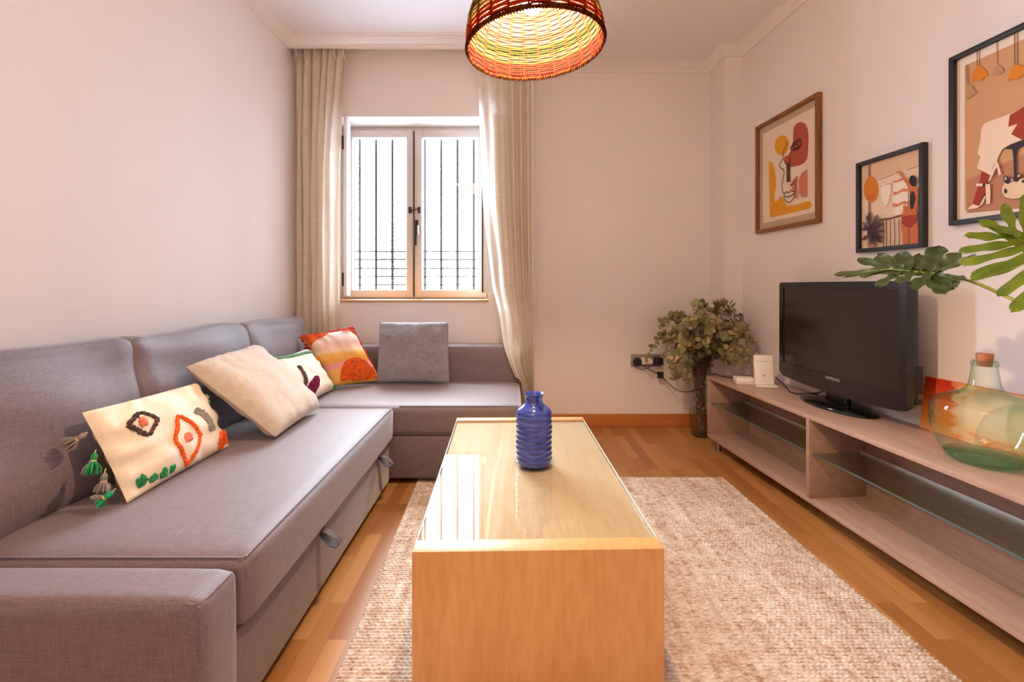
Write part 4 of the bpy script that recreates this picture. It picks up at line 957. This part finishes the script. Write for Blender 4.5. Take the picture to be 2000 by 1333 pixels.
def frond(cx_, cy_, ln, an, n=7):
    o = []
    ex, ey = cx_ + ln * math.cos(an), cy_ + ln * math.sin(an)
    for k in range(n):
        t = 0.25 + 0.75 * k / (n - 1); bx_, by_ = cx_ + (ex - cx_) * t, cy_ + (ey - cy_) * t; l2 = ln * 0.42 * math.sin(math.pi * min(0.95, 0.3 + 0.6 * t))
        for sg in (-1, 1):
            a2 = an + sg * 1.0; q = (bx_ + l2 * math.cos(a2), by_ + l2 * math.sin(a2)); nx_, ny_ = -math.sin(a2) * 6, math.cos(a2) * 6
            o.append((PL, B([(bx_ - nx_, by_ - ny_), (q[0], q[1]), (bx_ + nx_, by_ + ny_)])))
    o.append((PL, B([(cx_, cy_), (ex, ey)]), 0.003)); return o
for (x, y, l, a) in ((225, 1020, 150, -0.9), (235, 1030, 120, -0.1), (235, 1060, 120, 0.7), (215, 1040, 130, -2.2), (225, 1070, 110, 1.8), (215, 980, 120, -1.9), (235, 980, 130, -1.2), (240, 1000, 120, -0.5), (240, 1050, 110, 0.4), (225, 1080, 100, 1.2), (190, 1060, 80, 2.4), (200, 930, 100, -1.55), (190, 990, 70, 2.9), (260, 1060, 90, 0.9), (215, 1010, 70, 1.6)): sh2 += frond(x, y, l, a)
sh2.insert(12, (PL, B(ell(232, 1040, 52, 92))))
sh2.append(((206, 140, 112), B([(175, 1160), (265, 1150), (258, 1180), (185, 1190)])))
framed('framed_print', 'small black-framed print of a woman hanging laundry on a balcony', 2.402, 2.040, 1.324, 1.796, 0.020, 0.028, M['black'], [((0, 0, 0, 0), (236, 208, 182))], sh2)
D = lambda pts: sc(pts, 1840, 40, 3.175)
TN, FL, CRM, RST, CHR, OR_, GH = (206, 158, 116), (188, 132, 104), (240, 214, 190), (164, 66, 48), (62, 54, 60), (222, 132, 44), (186, 146, 110)
sh3 = [(FL, D([(152, 992), (508, 830), (900, 650), (900, 1250), (154, 1196)])),
  ((150, 112, 92), D([(217, 130), (217, 285)]), 0.003), ((150, 112, 92), D([(231, 130), (231, 285)]), 0.003), ((150, 112, 92), D([(449, 60), (449, 280)]), 0.003), ((150, 112, 92), D([(466, 60), (466, 275)]), 0.003), ((168, 130, 104), D([(340, 90), (342, 280)]), 0.003), ((168, 130, 104), D([(150, 280), (152, 400)]), 0.003), ((168, 130, 104), D([(162, 280), (162, 400)]), 0.003),
  (OR_, D([(178, 384), (196, 310), (230, 282), (262, 298), (284, 345), (262, 350), (245, 378), (215, 370)])), (OR_, D([(406, 376), (424, 305), (460, 272), (510, 290), (530, 335), (505, 340), (465, 368), (440, 362)])), (GH, D([(312, 338), (322, 292), (345, 275), (372, 290), (382, 322), (350, 336)])), (GH, D([(150, 410), (185, 405), (212, 450), (180, 470), (150, 492)])),
  (CRM, D([(245, 665), (262, 640), (300, 622), (380, 596), (440, 570), (540, 560), (640, 570), (640, 760), (560, 720), (500, 740), (420, 770), (372, 800), (352, 840), (322, 920), (300, 962), (262, 940), (216, 918), (238, 845), (220, 826), (238, 740)])),
  (RST, D([(420, 585), (470, 560), (508, 535), (620, 480), (640, 700), (560, 690), (500, 742), (428, 706), (468, 640), (410, 660)])),
  (CHR, D([(380, 794), (440, 765), (508, 738), (640, 690), (640, 730), (520, 770), (468, 796), (460, 850), (462, 960), (446, 965), (442, 860), (436, 800)])),
  (RST, D([(244, 938), (300, 962), (282, 1000), (270, 1060), (240, 1120), (215, 1152), (188, 1135), (208, 1070), (230, 1010)])), (RST, D([(322, 890), (338, 880), (320, 930), (300, 962)])),
  (CRM, D([(158, 1168), (190, 1140), (230, 1150), (262, 1090), (272, 1090), (250, 1140), (218, 1165), (170, 1172)])), (CRM, D([(268, 1015), (296, 1015), (300, 1060), (298, 1136), (274, 1140)])), (CRM, D([(210, 1012), (270, 1012), (270, 1030), (210, 1028)])), (CRM, D([(334, 870), (348, 885), (366, 955), (352, 962), (338, 910), (300, 990), (286, 1004), (290, 985)])), ((70, 48, 44), D([(252, 1012), (268, 1012), (266, 1032), (250, 1030)])),
  ((232, 202, 168), D([(376, 1030), (392, 1000), (430, 985), (480, 985), (540, 970), (620, 980), (640, 1060), (540, 1090), (440, 1108), (390, 1095), (370, 1065)])),
  (CHR, D([(380, 968), (392, 960), (408, 972), (425, 985), (425, 1005), (408, 1016), (392, 1008), (384, 990)])), (CHR, D([(440, 975), (460, 955), (485, 942), (490, 960), (478, 990), (462, 1004), (442, 995)])), ((226, 196, 164), D([(386, 972), (394, 968), (402, 985), (392, 992)])), ((226, 196, 164), D([(466, 962), (484, 950), (482, 966), (474, 976)])), (CHR, D(ell(432, 998, 5, 5))), (CHR, D(ell(392, 1058, 8, 16))), (CHR, D(ell(505, 998, 12, 10)))]
framed('framed_print', 'large black-framed print of a seated woman and a cat beneath orange lamps', 1.930, 1.432, 1.405, 2.115, 0.020, 0.028, M['black'],
  [((0, 0, 0, 0), (240, 222, 206)), ((0.030, 0.030, 0.035, 0.035), TN)], sh3)

# ------------------------------------------------------------------ eucalyptus in a tall glass vase
ev = thing('glass_vase', 'tall clear glass vase on the floor at the end of the TV bench', 'vase', (1.452, 3.50, 0))
evp = [(0.0, 0.006), (0.060, 0.006), (0.066, 0.004), (0.072, 0.012), (0.076, 0.05), (0.080, 0.18), (0.088, 0.34), (0.096, 0.45), (0.100, 0.49)]
ec = V((1.452, 3.50, 0))
MB().lathe([(0.0, 0.001)] + evp[2:], ec, 40, caps=False).build('glass_wall', M['vaseglass'], ev, ang=180)
MB().lathe([(0.0, 0.002), (0.062, 0.002), (0.068, 0.012), (0.066, 0.026), (0.0, 0.022)], ec, 40, caps=False).build('thick_base', thin_glass('thick_clear_glass', (0.78, 0.78, 0.72, 1), (0.5, 0.5, 0.46, 1)), ev, ang=180)
LV = [plain('eucalyptus_leaf_olive', rgb(138, 130, 80), 0.6, var=0.2), plain('eucalyptus_leaf_sage', rgb(156, 150, 112), 0.6, var=0.2), plain('eucalyptus_leaf_dark', rgb(104, 102, 72), 0.6, var=0.2), plain('eucalyptus_leaf_dry', rgb(176, 150, 106), 0.65, var=0.2), plain('eucalyptus_stem', rgb(98, 76, 54), 0.7)]
eu = thing('eucalyptus_bunch', 'bushy bunch of round-leaved grey-green eucalyptus in the tall vase', 'plant', (1.452, 3.50, 0.03))
def disc_leaf(mb, c, n, d, r, m):
    n = V(n).normalized(); d = (V(d) - n * V(d).dot(n))
    if d.length < 1e-3: d = n.orthogonal()
    d.normalize(); s = n.cross(d); vs = [c + d * r * 0.9 + n * r * -0.18]; cup = rnd.uniform(-0.35, 0.15)
    for k in range(10):
        a = 2 * math.pi * k / 10; q = 1 + 0.12 * math.cos(a) - 0.1 * (k == 5)
        vs.append(c + d * (r * 0.9 + r * math.cos(a) * 1.02 * q) + s * r * math.sin(a) * 0.95 + n * (cup * r * (0.4 + 0.6 * abs(math.sin(a)))))
    mb.add(vs, [(0, 1 + k, 1 + (k + 1) % 10) for k in range(10)], m)
def inside(p):                                 # keep clear of the wall and the corner column
    p = p.copy(); p.y = min(p.y, 3.66)
    lim = 1.565 if p.y > 3.40 else wx(p.y) - 0.05
    p.x = min(p.x, lim)
    if p.x > 1.37 + 0.0776 * (3.235 - p.y) and p.y < 3.26: p.z = max(p.z, TS + 0.03)
    return p
mouth = ec + V((0, 0, 0.49))
tips = [((1335, 575), (1262, 700), 3.50), ((1338, 572), (1285, 640), 3.42), ((1305, 590), (1300, 705), 3.35), ((1350, 585), (1322, 625), 3.45), ((1375, 545), (1440, 610), 3.30), ((1395, 545), (1462, 640), 3.24),
        ((1425, 560), (1482, 690), 3.15), ((1420, 600), (1468, 712), 3.05), ((1400, 570), (1432, 596), 3.40), ((1350, 560), (1385, 600), 3.50), ((1300, 640), (1318, 745), 3.30), ((1330, 660), (1345, 752), 3.25), ((1415, 640), (1440, 712), 3.08), ((1320, 610), (1290, 665), 3.55), ((1380, 570), (1355, 600), 3.2), ((1310, 690), (1325, 740), 3.3)]
for i in range(44):
    tips.append(((rnd.uniform(1320, 1440), rnd.uniform(580, 655)), (rnd.uniform(1300, 1472), rnd.uniform(610, 722)), rnd.uniform(3.05, 3.55)))
for i, (cp, tp_, y) in enumerate(tips):
    a0 = ec + V((rnd.uniform(-.04, .04), rnd.uniform(-.04, .04), rnd.uniform(0.04, 0.2)))
    m0 = mouth + V((rnd.uniform(-.06, .06), rnd.uniform(-.06, .06), 0)); c1 = P(cp[0], cp[1], (3.45 + y) / 2); e1 = P(tp_[0], tp_[1], y)
    path = [a0]
    for k in range(17):
        t = k / 16; path.append(m0 * (1 - t) ** 2 + c1 * 2 * t * (1 - t) + e1 * t * t)
    path = [path[0] if i % 3 == 0 else m0 - V((0, 0, 0.02))] + [inside(p) for p in path[1:]]
    mb = MB().tube(path, [0.0028] * 8 + [0.002] * (len(path) - 8), 5, 4)
    tone = rnd.choice([0, 0, 1, 2, 3, 1])
    n = len(path); pos = 5.0
    while pos < n - 1:
        k = int(pos); p = path[k].lerp(path[min(n - 1, k + 1)], pos - k); d = (path[min(n - 1, k + 1)] - path[max(0, k - 1)]).normalized()
        a = rnd.uniform(0, 6.28); x = d.orthogonal().normalized(); yv = d.cross(x)
        for sg in (0, math.pi):
            o2 = x * math.cos(a + sg) + yv * math.sin(a + sg)
            r = rnd.uniform(0.017, 0.033) * (1.15 - 0.45 * pos / n)
            nn = (d + o2 * rnd.uniform(-0.7, 0.7) + V((rnd.uniform(-.5, .5), rnd.uniform(-.9, .1), rnd.uniform(0, .8)))).normalized()
            q = p + o2 * r * 2.0
            if inside(q) == q or (inside(q) - q).length < 1e-4: disc_leaf(mb, p, nn, o2, r, tone if rnd.random() < 0.7 else rnd.randrange(4))
        pos += rnd.uniform(0.45, 0.8)
    mb.build('branch', LV, eu, fix=False)
mb = MB()
for i in range(46):
    z = rnd.uniform(0.04, 0.44); r0 = (0.066 + 0.05 * z) * math.sqrt(rnd.random()) * 0.72; a = rnd.uniform(0, 6.28)
    p = ec + V((r0 * math.cos(a), r0 * math.sin(a), z)); disc_leaf(mb, p, V((rnd.uniform(-1, 1), rnd.uniform(-1, 1), rnd.uniform(-.5, .5))), V((0, 0, 1)), rnd.uniform(0.008, 0.012), rnd.choice([1, 3, 1, 3]))
for i in range(6):
    a = rnd.uniform(0, 6.28); r0 = rnd.uniform(0.01, 0.045); mb.tube([ec + V((r0 * math.cos(a), r0 * math.sin(a), 0.03)), ec + V((r0 * 1.2 * math.cos(a + .4), r0 * 1.2 * math.sin(a + .4), 0.48))], 0.003, 5, 4)
mb.build('stems_in_vase', LV, eu, fix=False)

# ------------------------------------------------------------------ split-leaf plant at the near end of the bench
pv = thing('glass_vase', 'small clear glass vase holding the split leaves at the near end of the TV bench', 'vase', (1.74, 1.2, TS))
MB().lathe([(0.0, 0.001), (0.05, 0.001), (0.055, 0.01), (0.058, 0.12), (0.05, 0.2), (0.036, 0.25), (0.04, 0.28)], (1.74, 1.2, TS), 36, caps=False).build('glass_wall', M['vaseglass'], pv, ang=180)
def leafmat(name, c1, c2, c3):
    t = NT(name); f = t.noise(t.coords(), 16, 4, 0.6)
    t.set(t.ramp(f, [(0.3, c1), (0.5, c2), (0.7, c3)]), 0.36, spec=0.5); t.b.inputs['Subsurface Weight'].default_value = 0.0
    tl = t.new('ShaderNodeBsdfTranslucent'); mx = t.new('ShaderNodeMixShader'); mx.inputs[0].default_value = 0.25
    tl.inputs[0].default_value = c3; t.link(t.b.outputs[0], mx.inputs[1]); t.link(tl.outputs[0], mx.inputs[2]); t.link(mx.outputs[0], t.out.inputs[0]); return t.m
M['leaf_dark'] = leafmat('dark_green_leaf', rgb(52, 66, 40), rgb(66, 80, 46), rgb(84, 96, 52)); M['leaf_green'] = leafmat('bright_green_leaf', rgb(82, 106, 14), rgb(112, 136, 20), rgb(142, 160, 36)); M['leafstem'] = plain('yellow_green_stem', rgb(134, 144, 34), 0.45)
M['leafrib'] = plain('pale_green_rib', rgb(130, 146, 60), 0.5)
def split_leaf(name, rib, lobes, mats, parent, pet, rib_r=0.0035):
    """rib: points from base to tip; lobes: (attachment, tip, width, lobed?)"""
    rib = smooth_path(rib, 5); ax = (rib[-1] - rib[0]).normalized(); mb = MB()
    acc = V((0, 0, 0))
    for (a, b, w_) in lobes:
        d = b - a; q = ax.cross(d)
        if q.length > 1e-4: acc += q.normalized() * (1 if q.z > 0 or True else -1) * (1 if q.dot(acc) >= 0 else -1)
    nrm = acc.normalized()
    for li, (a, b, w_) in enumerate(lobes):
        d = b - a; L_ = d.length; dn = d.normalized(); s = nrm.cross(dn).normalized(); nn = dn.cross(s); sd = li * 1.7
        def fn(u, v, a=a, d=d, s=s, nn=nn, w_=w_, sd=sd, L_=L_):
            prof_ = (0.55 + 0.75 * v) * (1 - v ** 5) ** 0.5 * (1 + 0.16 * math.sin(9 * v + sd)) if v < 0.999 else 0.0
            k = (u - 0.5) * 2
            bend = L_ * 0.16 * (v ** 1.5 - v) * math.sin(sd + 0.7)
            ruff = 0.10 * w_ * math.sin(14 * v + sd + 2 * k) * abs(k)
            return a + d * v + s * (k * w_ * 0.5 * prof_ + bend * 0.6) + nn * (-abs(k) * w_ * 0.16 + ruff - L_ * 0.10 * v * v)
        mb.grid(fn, 6, 16)
    n = len(rib); wb_ = []
    for i, p in enumerate(rib):
        t = i / (n - 1); s = nrm.cross(ax).normalized(); wv = 0.026 * math.sin(math.pi * (0.15 + 0.8 * t)); wb_.append((p - s * wv, p, p + s * wv))
    vs = [q for tr_ in wb_ for q in tr_]
    mb.add(vs, [(i * 3 + k, i * 3 + k + 1, i * 3 + 4 + k, i * 3 + 3 + k) for i in range(n - 1) for k in range(2)])
    lf = mb.build(name, mats[0], parent, ang=180, fix=False)
    mb = MB().tube(rib, [rib_r * (1 - 0.7 * i / (n - 1)) for i in range(n)], 6)
    for (a, b, w_) in lobes: mb.tube([a, a.lerp(b, 0.5) + nrm * 0.001, a.lerp(b, 0.9) - nrm * 0.0], [0.0016, 0.0013, 0.0006], 5)
    mb.build('leaf_rib', mats[1], lf)
    MB().tube(smooth_path(pet, 6), 0.0048, 8).build('leaf_stalk', M['leafstem'], lf)
pp = thing('split_leaf_plant', 'split-leaf philodendron stems reaching in from the right over the TV bench', 'plant', (1.74, 1.2, TS))
def yb(px): return 1.50 + (1822 - px) / 182 * 0.22
def Lb(ax_, ay, tx_, ty, w_, dy): return (P(ax_, ay, yb(ax_)), P(tx_, ty, yb(tx_) + dy), w_)
split_leaf('leaf', [P(1824, 535, 1.50), P(1776, 530, yb(1776)), P(1741, 527, yb(1741)), P(1700, 530, yb(1700)), P(1650, 541, yb(1650))],
  [Lb(1745, 528, 1681, 513, 0.036, .07), Lb(1758, 528, 1718, 507, 0.05, .08), Lb(1776, 530, 1758, 503, 0.06, .08), Lb(1798, 530, 1800, 506, 0.046, .08), Lb(1820, 532, 1834, 490, 0.055, .07), Lb(1824, 534, 1878, 499, 0.045, .05), Lb(1824, 535, 1912, 503, 0.03, .02),
   Lb(1760, 530, 1713, 566, 0.036, -.05), Lb(1790, 532, 1751, 560, 0.036, -.06), Lb(1820, 535, 1782, 573, 0.046, -.06), Lb(1826, 536, 1849, 582, 0.062, -.06), Lb(1826, 536, 1872, 568, 0.034, -.05), Lb(1828, 536, 1889, 554, 0.026, -.03),
   Lb(1745, 528, 1633, 545, 0.034, .0), Lb(1730, 528, 1682, 546, 0.022, -.02)],
  [M['leaf_dark'], M['leafrib']], pp, [P(1824, 535, 1.50), P(1888, 547, 1.42), P(1945, 570, 1.34), P(2003, 598, 1.26), V((1.56, 1.21, 1.0)), V((1.70, 1.20, 0.86)), V((1.735, 1.2, 0.76)), V((1.745, 1.205, 0.53))])
def Lc(ax_, ay, tx_, ty, w_, y0_=1.26, y1_=1.36): return (P(ax_, ay, y0_), P(tx_, ty, y1_), w_ * 0.8)
split_leaf('leaf', [P(2062, 522, 1.22), P(2030, 495, 1.25), P(1995, 470, 1.28), P(1960, 450, 1.31), P(1925, 440, 1.34)],
  [Lc(1975, 458, 1914, 436, 0.040, 1.29, 1.36), Lc(1985, 464, 1957, 406, 0.034, 1.28, 1.36), Lc(2005, 476, 1994, 388, 0.036, 1.27, 1.34), Lc(2030, 492, 2045, 378, 0.038, 1.25, 1.30), Lc(2050, 510, 2095, 420, 0.038, 1.23, 1.24),
   Lc(1985, 464, 1880, 466, 0.036, 1.29, 1.34), Lc(2000, 474, 1866, 499, 0.036, 1.28, 1.32), Lc(2012, 482, 1864, 526, 0.034, 1.26, 1.29), Lc(2025, 492, 1888, 551, 0.040, 1.25, 1.27), Lc(2035, 500, 1886, 557, 0.03, 1.24, 1.25), Lc(2048, 512, 1940, 588, 0.038, 1.23, 1.22), Lc(2058, 520, 1967, 619, 0.036, 1.22, 1.20), Lc(2062, 524, 2030, 640, 0.036, 1.22, 1.18), Lc(2062, 520, 2110, 600, 0.036, 1.21, 1.16), Lc(2060, 516, 2120, 500, 0.036, 1.21, 1.18)],
  [M['leaf_green'], M['leafrib']], pp, [P(2062, 522, 1.22), V((1.52, 1.21, 1.10)), V((1.62, 1.20, 0.97)), V((1.715, 1.20, 0.84)), V((1.73, 1.2, 0.76)), V((1.735, 1.195, 0.53))])

# ------------------------------------------------------------------ woven pendant lamp
LC = V((0.078, 1.52, 1.945)); RR = 0.227; DH = 0.27
la = thing('pendant_lamp', 'round woven pendant lamp with red, yellow and green bands under the ceiling', 'lamp', (LC.x, LC.y, LC.z))
lm = Matrix.Translation(LC) @ Matrix.Rotation(R(-4.0), 4, 'Y')
def shade_r(z): return RR * max(0.02, 1 - (z / DH) ** 2.1) ** 0.48
zs = []; z = 0.0
tab = np.linspace(0, DH * 0.985, 4000); rr = np.array([shade_r(q) for q in tab]); arc = np.concatenate([[0], np.cumsum(np.hypot(np.diff(tab), np.diff(rr)))])
rows = int(arc[-1] / 0.0078)
def lampmat(name, c, tr=0.45): 
    t = NT(name); t.n.remove(t.b); d = t.new('ShaderNodeBsdfDiffuse'); tl = t.new('ShaderNodeBsdfTranslucent'); mx = t.new('ShaderNodeMixShader'); mx.inputs[0].default_value = tr
    f = t.noise(t.coords((1, 1, 1)), 90, 3); cc = t.ramp(f, [(0.3, tuple(x * 0.75 for x in c[:3]) + (1,)), (0.7, c)])
    for q in (d, tl): t.link(cc, q.inputs[0])
    t.link(d.outputs[0], mx.inputs[1]); t.link(tl.outputs[0], mx.inputs[2]); t.link(mx.outputs[0], t.out.inputs[0]); return t.m
LM = [lampmat('maroon_straw', rgb(86, 26, 26)), lampmat('red_straw', rgb(140, 56, 40)), lampmat('yellow_straw', rgb(142, 126, 56)), lampmat('natural_straw', rgb(134, 108, 80)), lampmat('olive_straw', rgb(72, 76, 40)), lampmat('salmon_straw', rgb(136, 74, 54)), lampmat('mauve_straw', rgb(104, 74, 70)), lampmat('brown_straw', rgb(112, 62, 30))]
band = [7, 0] + [1] * 5 + [2, 3, 3, 2, 4, 4, 4, 2, 3, 3, 5, 5] + [3] * 6 + [5, 5, 5, 5] + [3] * 5 + [2, 3, 6, 6, 6] + [3, 2, 3, 3] + [1, 1, 2, 4, 2, 1, 1, 0, 0] * 3
NR = 24; mb = MB(); mb.xf = lm
for i in range(rows):
    s_ = 0.003 + i * 0.0078; zz = float(np.interp(s_, arc, tab)); r0 = shade_r(zz); ns = max(24, int(NR * 4 * min(1, r0 / RR + 0.15)))
    amp = 0.0022 * (1 if i % 2 else -1); path = []
    for k in range(ns):
        a = 2 * math.pi * k / ns; r = r0 + amp * math.cos(a * NR / 2) + rnd.uniform(-.0005, .0005)
        path.append((r * math.cos(a), r * math.sin(a), zz + rnd.uniform(-.0006, .0006)))
    mb.tube(path, 0.0030 if i else 0.0055, 5, band[min(i, len(band) - 1)], closed=True)
for k in range(150):                                                  # twisted rim braid
    a = 2 * math.pi * k / 150; a2 = a + 0.06
    mb.tube([((RR - 0.006) * math.cos(a), (RR - 0.006) * math.sin(a), 0.004), ((RR + 0.001) * math.cos((a + a2) / 2), (RR + 0.001) * math.sin((a + a2) / 2), -0.006), ((RR + 0.006) * math.cos(a2), (RR + 0.006) * math.sin(a2), 0.005)], 0.0028, 4, 7 if k % 3 else 0)
mb.build('woven_shade', LM, la, ang=180)
for k in range(NR):
    a = 2 * math.pi * (k + 0.5) / NR; mb = MB(); mb.xf = lm
    mb.tube([((shade_r(q)) * math.cos(a), (shade_r(q)) * math.sin(a), q) for q in np.concatenate([np.linspace(0, DH * 0.8, 12), np.linspace(DH * 0.84, DH * 0.98, 6)])], 0.0036, 5).build('shade_rib', M['rib'] if 'rib' in M else M.setdefault('rib', lampmat('dark_red_rib', rgb(110, 40, 24), 0.2)), la)
tc = lm @ V((0, 0, DH * 0.985))
MB().tube([tc + V((0, 0, -0.02)), tc + V((0, 0, 0.02))], 0.02, 16).build('socket', M['black'], la)
MB().tube([tc + V((0, 0, 0.015)), (tc.x, tc.y, ZC - 0.02)], 0.003, 8).build('cord', M['black'], la)
MB().lathe([(0.0, -0.028), (0.03, -0.026), (0.05, -0.012), (0.052, 0.0)], (tc.x, tc.y, ZC), 32).build('ceiling_rose', M['white'], la)
MB().tube([tc + V((0, 0, -0.02)), lm @ V((0, 0, 0.19))], 0.014, 14).build('bulb_holder', M['white'], la)
MB().lathe([(0.0, -0.036), (0.016, -0.033), (0.028, -0.02), (0.031, -0.004), (0.027, 0.012), (0.018, 0.028), (0.014, 0.04)], lm @ V((0, 0, 0.152)), 28, caps=False).build('light_bulb', emit('lit_bulb', (1.0, 0.72, 0.47, 1), BULB), la, ang=180)
